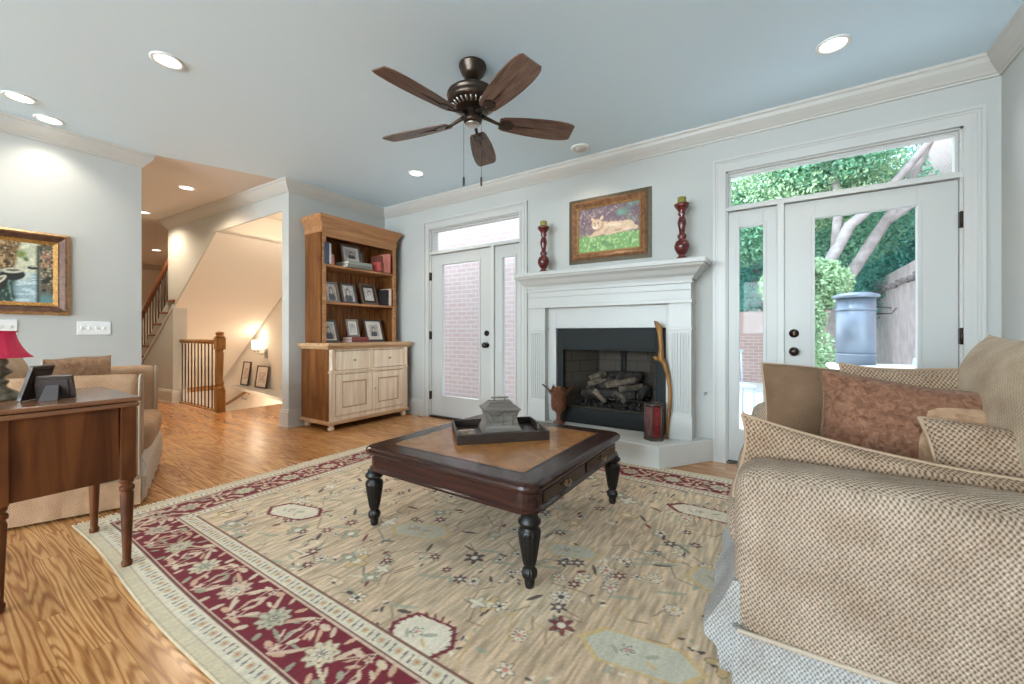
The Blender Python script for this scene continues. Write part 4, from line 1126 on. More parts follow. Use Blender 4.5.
# ------------------------------------------------------------------ rug
def rug_cols(X, Y, L, Wd):
    """X in 0..L, Y in 0..Wd (metres)"""
    U = X / L; V = Y / Wd
    r = np.random.RandomState(3)
    def nz(sx, sy, seed): return vnoise(U, V, sx, sy, seed)
    streak = nz(420, 40, 21); blot = nz(14, 10, 22); fine = r.rand(*X.shape)
    c = np.zeros(X.shape + (3,)) + np.array([.60, .445, .30])
    c = mixc(c, np.clip((blot - .35) * 2, 0, 1) * .7, [.63, .50, .34]); c = mixc(c, np.clip((.42 - blot) * 2.5, 0, 1) * .45, [.46, .32, .20])
    c = c * (.72 + .50 * streak[..., None])
    cream = [.72, .64, .50]; dark = [.07, .045, .05]; mar = [.17, .016, .026]; sage = [.34, .34, .25]; gold = [.60, .42, .20]; rose = [.55, .20, .15]

    def win(x, y, rad):
        i0 = max(0, int((x - rad) / L * (X.shape[1] - 1))); i1 = min(X.shape[1], int((x + rad) / L * (X.shape[1] - 1)) + 2)
        j0 = max(0, int((y - rad) / Wd * (X.shape[0] - 1))); j1 = min(X.shape[0], int((y + rad) / Wd * (X.shape[0] - 1)) + 2)
        return slice(j0, j1), slice(i0, i1)

    def paint(x, y, rad, fn, col, k=1.0):
        s = win(x, y, rad)
        if s[0].stop <= s[0].start or s[1].stop <= s[1].start: return
        c[s] = mixc(c[s], fn(X[s] - x, Y[s] - y) * k, col)

    def flower(x, y, R, petals, pc, oc, cc, am=.28):
        def pet(dx, dy):
            a = np.arctan2(dy, dx); d = np.hypot(dx, dy); e = R * (1 - am + am * np.cos(petals * a)); return np.clip((e - d) / .004 + .5, 0, 1)
        def core(dx, dy): return np.clip((R * .3 - np.hypot(dx, dy)) / .004 + .5, 0, 1)
        def out(dx, dy):
            a = np.arctan2(dy, dx); d = np.hypot(dx, dy); e = R * (1 - am + am * np.cos(petals * a)); return np.clip(1 - np.abs(e - d) / .005, 0, 1)
        paint(x, y, R * 1.1, pet, pc, .9); paint(x, y, R * 1.1, out, oc, .9); paint(x, y, R, core, cc, .95)

    def leaf(x, y, Ln, Wt, ang, col, k=.9):
        ca, sa = math.cos(ang), math.sin(ang)
        def fn(dx, dy):
            p = dx * ca + dy * sa; q = -dx * sa + dy * ca
            return np.clip((1 - (p / Ln) ** 2 - (q / Wt) ** 2) * 3, 0, 1)
        paint(x, y, max(Ln, Wt), fn, col, k)

    def line(x0, y0, x1, y1, w, col, k=.7):
        mx, my = (x0 + x1) / 2, (y0 + y1) / 2; Ln = math.hypot(x1 - x0, y1 - y0) / 2; an = math.atan2(y1 - y0, x1 - x0)
        ca, sa = math.cos(an), math.sin(an)
        def fn(dx, dy):
            p = dx * ca + dy * sa; q = -dx * sa + dy * ca
            return (np.abs(p) < Ln) * np.clip(1.3 - np.abs(q) / w, 0, 1)
        paint(mx, my, Ln + w, fn, col, k)

    def hexmed(x, y, A, B, rot, fill, edge, hooks=True):
        ca, sa = math.cos(rot), math.sin(rot)
        def dist(dx, dy):
            p = np.abs(dx * ca + dy * sa); q = np.abs(-dx * sa + dy * ca)
            return np.maximum(q / B, p / A * .72 + q / B * .36 + .0)
        paint(x, y, max(A, B) * 1.5, lambda dx, dy: np.clip((1.0 - dist(dx, dy)) * 30, 0, 1), edge, .95)
        paint(x, y, max(A, B) * 1.5, lambda dx, dy: np.clip((.88 - dist(dx, dy)) * 30, 0, 1), fill, .95)
        if hooks:
            for k in range(22):
                t = 2 * math.pi * k / 22
                px, py = A * 1.18 * math.cos(t), B * 1.12 * math.sin(t)
                qx, qy = x + px * ca - py * sa, y + px * sa + py * ca
                leaf(qx, qy, .018, .0055, rot + t + .5, edge)
        flower(x - A * .25, y, B * .28, 5, fill, dark, rose); leaf(x + A * .25, y + B * .15, B * .35, B * .12, .6, sage); leaf(x + A * .3, y - B * .3, B * .3, B * .09, -.5, gold)
        leaf(x - A * .5, y - B * .25, B * .3, B * .08, 2.4, sage)

    rr = random.Random(8)
    # field: vines, blossoms, leaves
    for k in range(150):
        x, y = rr.uniform(.35, L - .35), rr.uniform(.35, Wd - .35); an = rr.choice([.6, -.6, 1.2, -1.2, 0, 2.0, -2.0]) + rr.uniform(-.15, .15); Ln = rr.uniform(.05, .16)
        line(x, y, x + Ln * math.cos(an), y + Ln * math.sin(an), .0042, rr.choice([[.26, .18, .12], cream, [.55, .36, .16], [.26, .18, .12]]), .9)
        an2 = an + rr.choice([-1, 1]) * 1.0
        line(x + Ln * math.cos(an), y + Ln * math.sin(an), x + Ln * math.cos(an) + .07 * math.cos(an2), y + Ln * math.sin(an) + .07 * math.sin(an2), .0042, [.26, .18, .12], .85)
    for k in range(520):
        x, y = rr.uniform(.35, L - .35), rr.uniform(.35, Wd - .35)
        q = rr.random()
        if q < .20: flower(x, y, rr.uniform(.022, .045), rr.choice([5, 6, 8]), cream, dark, rr.choice([rose, gold, dark]))
        elif q < .32: flower(x, y, rr.uniform(.02, .034), 6, rr.choice([mar, dark]), dark, cream)
        elif q < .62: leaf(x, y, rr.uniform(.018, .05), rr.uniform(.006, .012), rr.uniform(0, 3.1), rr.choice([dark, mar, sage, sage, [.16, .17, .13], dark]))
        elif q < .80:
            for j in range(6): leaf(x + rr.uniform(-.04, .04), y + rr.uniform(-.03, .03), .014, .006, rr.uniform(0, 3), rr.choice([cream, dark, sage]))
        elif q < .9: flower(x, y, rr.uniform(.04, .065), 4, rr.choice([sage, gold, cream]), [.20, .14, .10], cream)
        else:
            for j in range(7): leaf(x + j * .014 - .05, y + .006 * j, .022, .006, .9, sage, .7)
    # large pieces seen in front
    hexmed(.82, .755, .14, .085, .25, cream, mar); hexmed(2.15, .475, .10, .085, .1, cream, mar); hexmed(2.80, .80, .15, .08, .15, [.52, .50, .40], gold, False)
    hexmed(2.83, 2.05, .17, .08, .0, cream, mar); hexmed(1.35, 1.85, .15, .10, .0, cream, mar); hexmed(3.0, 1.4, .13, .09, .4, [.5, .46, .36], gold, False); hexmed(.85, 1.9, .13, .09, -.3, [.5, .46, .36], mar)
    hexmed(1.6, 1.0, .13, .08, .3, [.55, .48, .36], gold, False); hexmed(2.35, 1.25, .10, .06, .3, [.5, .46, .36], gold, False)
    flower(2.46, .92, .045, 8, cream, dark, dark); flower(2.53, .78, .05, 6, mar, dark, cream); flower(2.0, .95, .05, 6, dark, dark, cream); flower(1.22, .85, .035, 8, mar, dark, cream)
    # borders measured from the edge
    ex = np.minimum(X, L - X); ey = np.minimum(Y, Wd - Y); E = np.minimum(ex, ey)
    T_ = np.where(ex < ey, Y, X)       # coordinate along the border
    def band(a, b): return ((E >= a) & (E < b)).astype(float)
    c = mixc(c, band(0, .35), [.60, .50, .34])
    c = mixc(c, band(0, .006) * .6, [.35, .26, .16])
    c = mixc(c, band(.05, .12), [.66, .58, .44]); c = mixc(c, band(.35, .415), [.66, .58, .44])
    c = mixc(c, band(.413, .419), [.22, .10, .07]); c = mixc(c, band(.045, .05) * .7, [.40, .28, .20])
    for (a0, per) in ((.085, .085), (.382, .085)):
        ph = (T_ % per) / per
        tick = (np.abs(E - a0) < .017) * (np.abs(((T_ % (per / 3)) / (per / 3)) - .5 + (E - a0) * 6) < .14) * (ph > .33)
        c = mixc(c, tick.astype(float) * .85, [.16, .12, .12])
        dd = np.hypot((ph - .16) * per, E - a0)
        c = mixc(c, np.clip((.016 - dd) / .003, 0, 1) * .8, [.50, .38, .22]); c = mixc(c, np.clip((.007 - dd) / .003, 0, 1), [.55, .15, .10])
    M = band(.12, .35)
    c = mixc(c, M, mar)
    pc = [.62, .46, .33]
    keep = c.copy()
    def side(P, Lt, ang):
        """P(t, e) -> x, y on the rug; e is the distance from the rug edge"""
        per = .30; k0 = int(Lt / per) + 1; q0 = random.Random(int(Lt * 100))
        t0 = .14
        for k in range(k0):
            t_ = t0 + k * per
            for sg in (1, -1):
                for (dt, de, Ln_, Wt_, a_) in ((.080, .045, .058, .0075, .75), (.080, -.045, .058, .0075, -.75), (.095, .03, .03, .005, .5), (.095, -.03, .03, .005, -.5), (.11, .075, .035, .010, .2), (.11, -.075, .035, .010, -.2), (.045, .085, .028, .009, 1.3), (.045, -.085, .028, .009, -1.3), (.13, .02, .030, .008, 1.1), (.13, -.02, .030, .008, -1.1)):
                    x, y = P(t_ + sg * dt + q0.uniform(-.015, .015), .235 + de + q0.uniform(-.008, .008)); leaf(x, y, Ln_ * q0.uniform(.7, 1.0), Wt_ * q0.uniform(.9, 1.5), ang + a_ * sg + q0.uniform(-.5, .5), q0.choice([pc, pc, [.64, .52, .36], [.58, .36, .24], [.33, .31, .22]]), .95)
                x, y = P(t_ + sg * .15, .235 + .07 * sg); flower(x, y, .024, 5, [.62, .40, .32], mar, [.66, .54, .38])
                x, y = P(t_ + sg * .15, .235 - .07 * sg); flower(x, y, .020, 5, [.66, .54, .38], mar, [.40, .12, .10])
                a0_, b0_ = P(t_ + sg * .05, .235), P(t_ + sg * .15, .235 + .10 * sg); line(*a0_, *b0_, .0035, pc, .95)
                a0_, b0_ = P(t_ + sg * .15, .235 + .10 * sg), P(t_ + sg * .15 + sg * .03, .235 - .08 * sg); line(*a0_, *b0_, .003, pc, .9)
            x, y = P(t_, .235); g_ = [[.66, .55, .38], [.62, .44, .32], [.52, .47, .33]][k % 3]
            flower(x, y, .062, 9, g_, [.18, .08, .06], [.40, .36, .24], .12)
            flower(x, y, .040, 8, [.34, .33, .24] if k % 2 else [.66, .56, .42], [.10, .06, .05], [.60, .50, .34])
            flower(x, y, .016, 6, cream, dark, dark)
    side(lambda t, e: (t, e), L, 0.0); side(lambda t, e: (t, Wd - e), L, 0.0); side(lambda t, e: (e, t), Wd, math.pi / 2); side(lambda t, e: (L - e, t), Wd, math.pi / 2)
    outm = (1 - M); c = c * (1 - outm[..., None]) + keep * outm[..., None]
    for a_ in (.118, .35): c = mixc(c, (np.abs(E - a_) < .004) * .9, [.14, .03, .03])
    for a_ in (.128, .341): c = mixc(c, (np.abs(E - a_) < .004) * .9, pc)
    c = c * (.90 + .2 * fine[..., None]) * (.9 + .2 * streak[..., None])
    return np.clip(c, 0, 1)


RL, RW = 3.68, 2.75
nx, ny = 700, 520
X, Y = np.meshgrid(np.linspace(0, RL, nx), np.linspace(0, RW, ny))
colr = rug_cols(X, Y, RL, RW)
wob = .008 * np.sin(Y * 5.0 + .6) * np.clip(1 - X / .3, 0, 1)
wob2 = .010 * np.sin(X * 3.7) * np.clip(1 - Y / .3, 0, 1)
top = np.stack([X + wob, Y + wob2, np.full_like(X, .011) + .0006 * np.random.RandomState(1).rand(*X.shape)], -1).reshape(-1, 3)
idx = np.arange(nx * ny).reshape(ny, nx)
fs = np.stack([idx[:-1, :-1], idx[:-1, 1:], idx[1:, 1:], idx[1:, :-1]], -1).reshape(-1, 4)
per = np.concatenate([idx[0, :], idx[1:, -1], idx[-1, -2::-1], idx[-2:0:-1, 0]])
bot = top[per].copy(); bot[:, 2] = .001
nb_ = len(per); b0 = nx * ny
side = np.stack([np.roll(per, -1), per, b0 + np.arange(nb_), b0 + (np.arange(nb_) + 1) % nb_], -1)
allv = np.concatenate([top, bot]); allf = np.concatenate([fs, side])
me = bpy.data.meshes.new('area_rug')
me.vertices.add(len(allv)); me.vertices.foreach_set('co', allv.astype('f').ravel())
me.loops.add(len(allf) * 4); me.loops.foreach_set('vertex_index', allf.astype('i').ravel())
me.polygons.add(len(allf)); me.polygons.foreach_set('loop_start', (np.arange(len(allf)) * 4).astype('i'))
me.update(calc_edges=True)
ca = me.color_attributes.new('Col', 'FLOAT_COLOR', 'POINT')
cc = np.concatenate([colr.reshape(-1, 3), colr.reshape(-1, 3)[per]]); cc = np.concatenate([cc, np.ones((len(cc), 1))], 1)
ca.data.foreach_set('color', cc.astype('f').ravel())
me.materials.append(MT['rug'])
rug = thing('area_rug', 'large tan oriental rug with maroon floral border on the oak floor', 'rug', (-3.18, .52, 0))
ro = bpy.data.objects.new('pile', me); COL.objects.link(ro); ro.parent = rug
fg = MB()
for k in range(260):
    y = k * RW / 260 + rnd.uniform(0, .004)
    fg.tube([(.01, y, .006), (-.018, y + rnd.uniform(-.004, .004), .004), (-.04 + rnd.uniform(-.006, .006), y + rnd.uniform(-.008, .008), .0025)], .0022, 4)
o = fg.build('fringe', plain('cream_fringe', (.76, .70, .58), .95), rug); o['kind'] = 'stuff'

RZT = .0125   # top of the rug

# ------------------------------------------------------------------ coffee table
ct = thing('coffee_table', 'square dark mahogany coffee table with leather-toned top and fluted turned legs', 'table', (-1.343, 1.910, RZT))
H = .535
TZ = .432
def rrect(a, r, n=5):
    P = []
    for (cx, cy, s0) in ((a - r, a - r, 0), (-a + r, a - r, 90), (-a + r, -a + r, 180), (a - r, -a + r, 270)):
        for k in range(n + 1):
            t = math.radians(s0 + 90 * k / n); P.append((cx + r * math.cos(t), cy + r * math.sin(t)))
    return P
def slab(prof, r):
    m = MB(); vs = []; rings = []
    for (a, z) in prof:
        P = rrect(a, r + a - prof[0][0] if r + a - prof[0][0] > .005 else .005); rings.append(len(vs)); vs += [(x, y, z) for x, y in P]
    n = len(rrect(1, .1)); fs = []
    for j in range(len(prof) - 1):
        for i in range(n):
            k = (i + 1) % n; fs.append((j * n + i, j * n + k, (j + 1) * n + k, (j + 1) * n + i))
    fs.append(tuple(range(n - 1, -1, -1))); fs.append(tuple((len(prof) - 1) * n + i for i in range(n)))
    return m.add(vs, fs)
slab([(.500, .300), (.518, .300), (.530, .306), (.530, .316), (.522, .322), (.518, .326), (.518, .385)], .05).build('apron', MT['mahog'], ct)
slab([(.518, .385), (.525, .388), (.538, .398), (.543, .410), (.540, .422), (.528, .430), (.515, TZ)], .05).build('table_top', MT['mahog'], ct)
slab([(.415, TZ), (.415, TZ + .0015)], .02).build('top_inlay', MT['tabletop'], ct)
iv = MB()
for (a, b, c_, d) in ((-.425, -.425, .425, -.416), (-.425, .416, .425, .425), (-.425, -.416, -.416, .416), (.416, -.416, .425, .416)):
    iv.box(a, b, TZ - .001, c_, d, TZ + .001)
iv.build('inlay_line', plain('dark_inlay_line', (.02, .012, .01), .3), ct)
for k, (dx, dy) in enumerate(((-1, -1), (1, -1), (1, 1), (-1, 1))):
    L_ = MB()
    L_.lathe([(.012, 0), (.018, .004), (.022, .03), (.018, .035), (.030, .045), (.034, .06), (.030, .075), (.020, .085), (.024, .092), (.03, .11), (.043, .19), (.048, .225), (.044, .240), (.030, .248), (.034, .255), (.046, .265), (.048, .277), (.036, .288), (.034, .302)], 48, (dx * .489, dy * .489, 0), .16, 14, (.04, .235))
    L_.build('leg', MT['leg_dark'], ct)
for side_ in (1,):
    for (a, b) in ((-.43, -.02), (.02, .43)):
        d = MB().box(.517, a, .328, .524, b, .38).build('drawer', MT['mahog'], ct, .002)
        for y in ((a + b) / 2 - .0,):
            MB().tube([(.524, y, .354), (.529, y, .354)], .014, 12).tube([(.529, y - .03, .362), (.539, y - .028, .352), (.543, y, .344), (.539, y + .028, .352), (.529, y + .03, .362)], .004, 6).build('drawer_pull', plain('antique_brass', (.30, .20, .09), .35, .8), d)

TT = RZT + TZ + .0016
tr = thing('serving_tray', 'dark espresso rectangular tray with cut-out handles on coffee table', 'tray', (-1.415, 1.985, TT), math.radians(46))
TWX, TWY = .26, .205
t_ = MB(); Mt = plain('espresso_wood', (.030, .018, .014), .4, var=.3, vs=30)
t_.box(-TWX, -TWY, 0, TWX, TWY, .010)
hh = .052
t_.box(-TWX, -TWY, .01, TWX, -TWY + .012, hh); t_.box(-TWX, TWY - .012, .01, TWX, TWY, hh)
for sx in (-1, 1):
    a, b = sorted((sx * TWX, sx * (TWX - .012)))
    t_.box(a, -TWY + .012, .01, b, -.05, hh); t_.box(a, .05, .01, b, TWY - .012, hh); t_.box(a, -.05, .01, b, .05, .022); t_.box(a, -.05, .042, b, .05, hh)
t_.build('tray', Mt, tr, .0015)

cb = thing('lidded_box', 'carved grey wood casket with draped swags, flared sides and bar handle', 'box', (-1.462, 2.07, TT + .0102), math.radians(46))
cb.scale = (1.17, 1.17, 1.17)
Mg = wood('weathered_grey_wood', (.10, .085, .07), (.24, .21, .18), 'x', .5, 2)
b = MB(); prof = [(.105, .088, 0), (.100, .083, .006), (.088, .072, .03), (.080, .066, .06), (.084, .070, .085), (.092, .078, .105)]
for j in range(len(prof) - 1):
    p, q = prof[j], prof[j + 1]
    b.frustum(-p[0], -p[1], p[0], p[1], p[2], -q[0], -q[1], q[0], q[1], q[2])
b.build('body', Mg, cb)
l_ = MB().box(-.098, -.083, .105, .098, .083, .113).frustum(-.094, -.079, .094, .079, .113, -.060, -.045, .060, .045, .140).box(-.062, -.047, .140, .062, .047, .145)
l_.build('lid', Mg, cb, .0015)
MB().box(-.032, -.005, .145, -.024, .005, .160).box(.024, -.005, .145, .032, .005, .160).box(-.045, -.008, .160, .045, .008, .168).build('handle', Mg, cb, .001)
for sy in (-1,):
    for (a, w_) in ((-.042, .04), (.042, .04)):
        MB().tube([(a - w_, sy * .078, .098), (a - w_ / 2, sy * .076, .085), (a, sy * .075, .080), (a + w_ / 2, sy * .076, .085), (a + w_, sy * .078, .098)], .004, 6).build('swag', Mg, cb)
for x in (-.055, .0, .055):
    MB().tube([(x, -.072, .03), (x, -.070, .075)], .0025, 6).build('rib', Mg, cb)

rc = tag(MB().box(-.05, -.02, 0, .05, .02, .022).box(-.045, -.016, .022, .045, .016, .028).build('remote_control', plain('tan_bundle', (.42, .33, .25), .6, var=.5, vs=60), None, .004, loc=(-1.53, 1.83, TT + .0102)), 'small tan and dark rolled bundle lying in the left end of tray', 'trinket')
rc.name = 'trinket_bundle'; rc.rotation_euler = (0, 0, math.radians(60))


# ------------------------------------------------------------------ pillows
def pillow_shape(w, h, t, sag=0.0, pinch=.05, lump=0.0, seed=0, ears=0.0, M=None):
    return _pillow(None, None, w, h, t, None, None, None, None, sag, pinch, 'x', lump, seed, ears, M)


def pillow(*a, **k):
    return _pillow(*a, **k)


def _pillow(name, label, w, h, t, mat_, loc, rot, pipe=None, sag=0.0, pinch=.05, cat='pillow', lump=0.0, seed=0, ears=0.0, MM=None):
    """stands in local xz, thickness along y; loc = bottom centre; rot = euler (tilt, roll, yaw)"""
    if name:
        o = thing(name, label, cat, loc)
        o.rotation_euler = rot
    n = 26
    R = random.Random(seed); ph = [R.uniform(0, 6) for _ in range(6)]
    def outline(u, v):
        # u,v in -1..1 -> squeezed square with pointed corners
        x = u * (1 - pinch * (1 - u * u) * 0 - pinch * (1 - v * v)); z_ = v * (1 - pinch * (1 - u * u))
        x += ears * u * abs(u * v) ** 3 * .5
        z_ += ears * v * abs(u * v) ** 3
        zz = (z_ + 1) / 2 * h
        if v > 0: zz -= sag * (1 - u * u) * v * v
        x += .018 * math.sin(2.2 * v + ph[4]) * max(0, 1 - v * v) ** .5
        zz += h * .022 * math.sin(2.5 * u + ph[5]) * max(0, 1 - u * u) ** .5
        return x * w / 2, zz
    vs = []; fs = []; id_ = {}
    def idx_(i, j, s):
        edge = i in (0, n) or j in (0, n)
        key = (i, j, 0 if edge else s)
        if key in id_: return id_[key]
        u = -math.cos(math.pi * i / n); v = -math.cos(math.pi * j / n)
        x, z_ = outline(u, v)
        th = t / 2 * (max(0, 1 - u ** 4) ** .6) * (max(0, 1 - v ** 4) ** .6)
        th *= 1 + lump * (math.sin(3 * u + ph[0]) * math.sin(2.6 * v + ph[1]) + .5 * math.sin(6 * u + ph[2] + 2 * v) + .4 * math.sin(7 * v + ph[3]))
        id_[key] = len(vs); vs.append((x, 0 if edge else s * th, z_)); return id_[key]
    for i in range(n):
        for j in range(n):
            fs.append((idx_(i, j, -1), idx_(i + 1, j, -1), idx_(i + 1, j + 1, -1), idx_(i, j + 1, -1)))
            fs.append((idx_(i, j, 1), idx_(i, j + 1, 1), idx_(i + 1, j + 1, 1), idx_(i + 1, j, 1)))
    if not name: return MB().add(vs, fs, True, MM)
    MB().add(vs, fs, True).build('cushion_cover', mat_, o)
    if pipe:
        pts = []
        for k in range(n): u = -math.cos(math.pi * k / n); pts.append(outline(u, -1))
        for k in range(n): u = -math.cos(math.pi * k / n); pts.append(outline(1, u))
        for k in range(n): u = math.cos(math.pi * k / n); pts.append(outline(u, 1))
        for k in range(n): u = math.cos(math.pi * k / n); pts.append(outline(-1, u))
        MB().tube([(a, 0, b) for a, b in pts], .006, 6, True).build('piping', pipe, o)
    return o


# ------------------------------------------------------------------ sofas
def sofa(name, label, loc, rotz, W, D, AH, AW, seat_h, back_h, fab, fskirt, near='right', back_cush=1, flare=.085, base_z=0.0):
    """local: x 0..W, front at y=0, back at y=-D"""
    o = thing(name, label, name, loc, rotz)
    z0 = base_z
    def armshape(x, y, z):
        # front of the arm bows out slightly and its top rolls outwards
        return (x, y, z)
    for k, (a, b) in enumerate(((0, AW), (W - AW, W))):
        am = MB().rbox(a, -D + .02, .105, b, 0, AH, .075 if name == 'loveseat' else .05, 10, .004)
        arm = am.build('arm', fab, o)
        pp = [(a + .008, -.004, .19), (a + .008, -.004, AH - .06), (a + .03, -.004, AH - .018), (a + .06, -.004, AH - .006), (b - .06, -.004, AH - .006), (b - .03, -.004, AH - .018), (b - .008, -.004, AH - .06), (b - .008, -.004, .19)]
        if name == 'armchair': MB().tube(pp, .006, 6).build('piping', MT['piping_l'], arm)
        # welt along the bottom of the arm and arm skirt
        xo = a - .005 if k == 0 else b + .005
        MB().tube([(xo, -D + .03, .178), (xo, -.01, .178)], .007, 6).build('welt', MT['piping_l'], arm)
        s0, s1 = (a - .004, a + .02) if k == 0 else (b - .02, b + .004)
        sk = MB(); nn = 30
        top_ = [(s0 if k == 0 else s1, -D + .03 + (D - .03) * i / nn, .178) for i in range(nn + 1)]
        vs = []; dirx = -1 if k == 0 else 1
        for i in range(nn + 1):
            y = -D + .03 + (D - .03 + .004) * i / nn
            ruf = .003 * math.sin(i * 1.9)
            xb = (s0 if k == 0 else s1)
            vs += [(xb, y, .180), (xb + dirx * (.008 + ruf), y, z0 + .006), (xb - dirx * .02, y, z0 + .006), (xb - dirx * .02, y, .180)]
        fs = []
        for i in range(nn):
            for j in range(4):
                q = (j + 1) % 4; f_ = (i * 4 + j, i * 4 + q, (i + 1) * 4 + q, (i + 1) * 4 + j)
                fs.append(f_ if k == 0 else tuple(reversed(f_)))
        fs += [(0, 3, 2, 1), (nn * 4, nn * 4 + 1, nn * 4 + 2, nn * 4 + 3)] if k == 0 else [(0, 1, 2, 3), (nn * 4 + 3, nn * 4 + 2, nn * 4 + 1, nn * 4)]
        sk.add(vs, fs).build('arm_skirt', fskirt if name == 'loveseat' else fab, o)
    # back
    MB().rbox(AW * .6, -D, .16, W - AW * .6, -D + .15, back_h - .12, .06, 8).build('back_frame', fab, o)
    # seat deck
    MB().box(AW - .01, -D + .1, .10, W - AW + .01, -.02, .30).build('deck', fskirt, o)
    ns = 2 if W > 1.3 else 1
    iw = (W - 2 * AW) / ns
    for k in range(ns):
        MB().rbox(AW + k * iw + .003, -D + .20, .29, AW + (k + 1) * iw - .003, .035, seat_h, .05, 8, .012).build('seat_cushion', fab, o)
    # flared front skirt with a centre and two end kick pleats
    pr = [(-.02, .30), (.005, .30), (.03, .24), (flare, .14), (flare, .11), (flare * .6, .085), (flare * .45, z0 + .006), (-.02, z0 + .006)]
    nn = 60; vs = []; fs = []
    for i in range(nn + 1):
        x = .03 + (W - .06) * i / nn
        rf = .006 * math.sin(i * .5) + .002 * math.sin(i * 2.1)
        for (y, z) in pr: vs.append((x, y + (rf if 0.01 < y else 0) * (1 if z < .2 else 0), z))
    m_ = len(pr)
    for i in range(nn):
        for j in range(m_):
            q = (j + 1) % m_; fs.append((i * m_ + q, i * m_ + j, (i + 1) * m_ + j, (i + 1) * m_ + q))
    fs += [tuple(range(m_)), tuple(nn * m_ + j for j in range(m_ - 1, -1, -1))]
    MB().add(vs, fs).build('front_skirt', fskirt, o)
    bw = (W - 2 * AW) / back_cush
    for k in range(back_cush):
        M = T(AW + (k + .5) * bw, -D + .27, seat_h - .03) @ RX(math.radians(12))
        pillow_shape(bw + .03, back_h - seat_h + .10, .25, 0.0, .03, .05, 9, .03, M).build('back_cushion', MT['cushion_plain'], o)
    return o


ls = sofa('loveseat', 'beige diamond-weave loveseat with pillows at right beside the garden door', (-.115, 1.365, 0), math.radians(91), 1.50, 1.05, .648, .24, .47, .98, MT['sofa'], MT['sofa_skirt'], back_cush=1, base_z=RZT)
ls['category'] = 'sofa'
ac = sofa('armchair', 'beige woven armchair behind the side table against left wall', (-3.235 - .94 * 1.02, .81 + .34 * 1.02, 0), math.radians(-20), 1.02, .92, .795, .17, .47, .90, MT['chair_side'], MT['chair_skirt'], flare=.03, base_z=RZT)
ac['category'] = 'armchair'

rd = math.radians
pillow('throw_pillow', 'dark brown ribbed pillow with piping leaning at left end of loveseat', .50, .42, .19, MT['pil_brown'], (.17, 2.45, .475), (rd(-14), rd(2), rd(12)), MT['piping'], seed=1, pinch=.07, lump=.06)
pillow('throw_pillow', 'russet brown plush pillow in front of the others on loveseat', .69, .43, .23, MT['pil_red'], (.46, 2.08, .455), (rd(-22), rd(5), rd(2)), MT['pil_brown'], seed=2, pinch=.07, lump=.08, ears=.02)
pillow('throw_pillow', 'beige woven pillow standing behind the russet one on loveseat', .60, .43, .17, MT['cushion_e'], (.54, 2.42, .475), (rd(-12), rd(1), rd(5)), MT['piping'], seed=3, pinch=.05, ears=.03)
pillow('loose_cushion', 'tan diamond-weave cushion leaning inside the near loveseat arm', 1.02, .31, .12, MT['cushion_e'], (.365, 1.70, .415), (rd(6), rd(5), rd(3)), MT['piping'], sag=.06, seed=4, pinch=.03, lump=.08, cat='cushion')
pillow('throw_pillow', 'woven tan pillow lying near the loveseat arm at right edge', .58, .38, .17, MT['cushion_e'], (.70, 1.77, .42), (rd(-32), rd(2), rd(6)), MT['piping'], seed=6, lump=.12, ears=.03)
pillow('throw_pillow', 'tan brown plush pillow behind the woven one at right edge', .64, .38, .17, MT['pil_tan'], (.70, 1.99, .45), (rd(-30), rd(0), rd(6)), None, seed=7, lump=.12)
pillow('throw_pillow', 'brown pillow lying across the armchair back cushion at left', .52, .42, .14, MT['pil_tan'], (-3.82, .62, .475), (rd(-6), 0, rd(-45)), MT['piping_l'], seed=8)

# ------------------------------------------------------------------ side table, lamp, frames
sx0, sx1, sy0, sy1 = -3.03, -2.40, .165, .605
tb = thing('side_table', 'walnut drop-leaf side table with turned tapering legs at left', 'table', ((sx0 + sx1) / 2, (sy0 + sy1) / 2, 0))
hx_, hy_ = (sx1 - sx0) / 2, (sy1 - sy0) / 2
MB().box(-hx_, -hy_, .745, hx_, hy_, .765).build('table_top', MT['walnut_top'], tb, .006, 3)
MB().box(-hx_ + .008, -hy_ + .008, .722, hx_ - .004, hy_ - .006, .742).build('under_top', MT['walnut_top'], tb, .005)
s_ = MB()
for (a, b, c_, d) in ((hx_ - .045, -hy_ + .06, hx_ - .025, hy_ - .07), (-hx_ + .03, -hy_ + .06, -hx_ + .05, hy_ - .07)):
    MB().box(a, b, .405, c_, d, .722).build('side_panel', MT['walnut'], tb, .002)
for a in (hy_ - .055, -hy_ + .035): MB().box(-hx_ + .07, a, .55, hx_ - .07, a + .02, .722).build('apron', MT['walnut'], tb, .002)
for (dx, dy) in ((1, 1), (1, -1), (-1, 1), (-1, -1)):
    cx, cy = dx * (hx_ - .04), dy * (hy_ - .04)
    l_ = MB().box(cx - .025, cy - .025, .40, cx + .025, cy + .025, .722)
    l_.lathe([(.010, .002), (.018, .006), (.020, .03), (.015, .038), (.0145, .045), (.024, .33), (.019, .345), (.027, .352), (.027, .366), (.018, .374), (.025, .385), (.024, .40)], 18, (cx, cy, 0))
    zz = RZT if cx > 0 or True else 0
    l_.build('leg', MT['walnut'], tb, .002)
tb.location.z = 0.0
# the table stands with its far legs on the rug edge

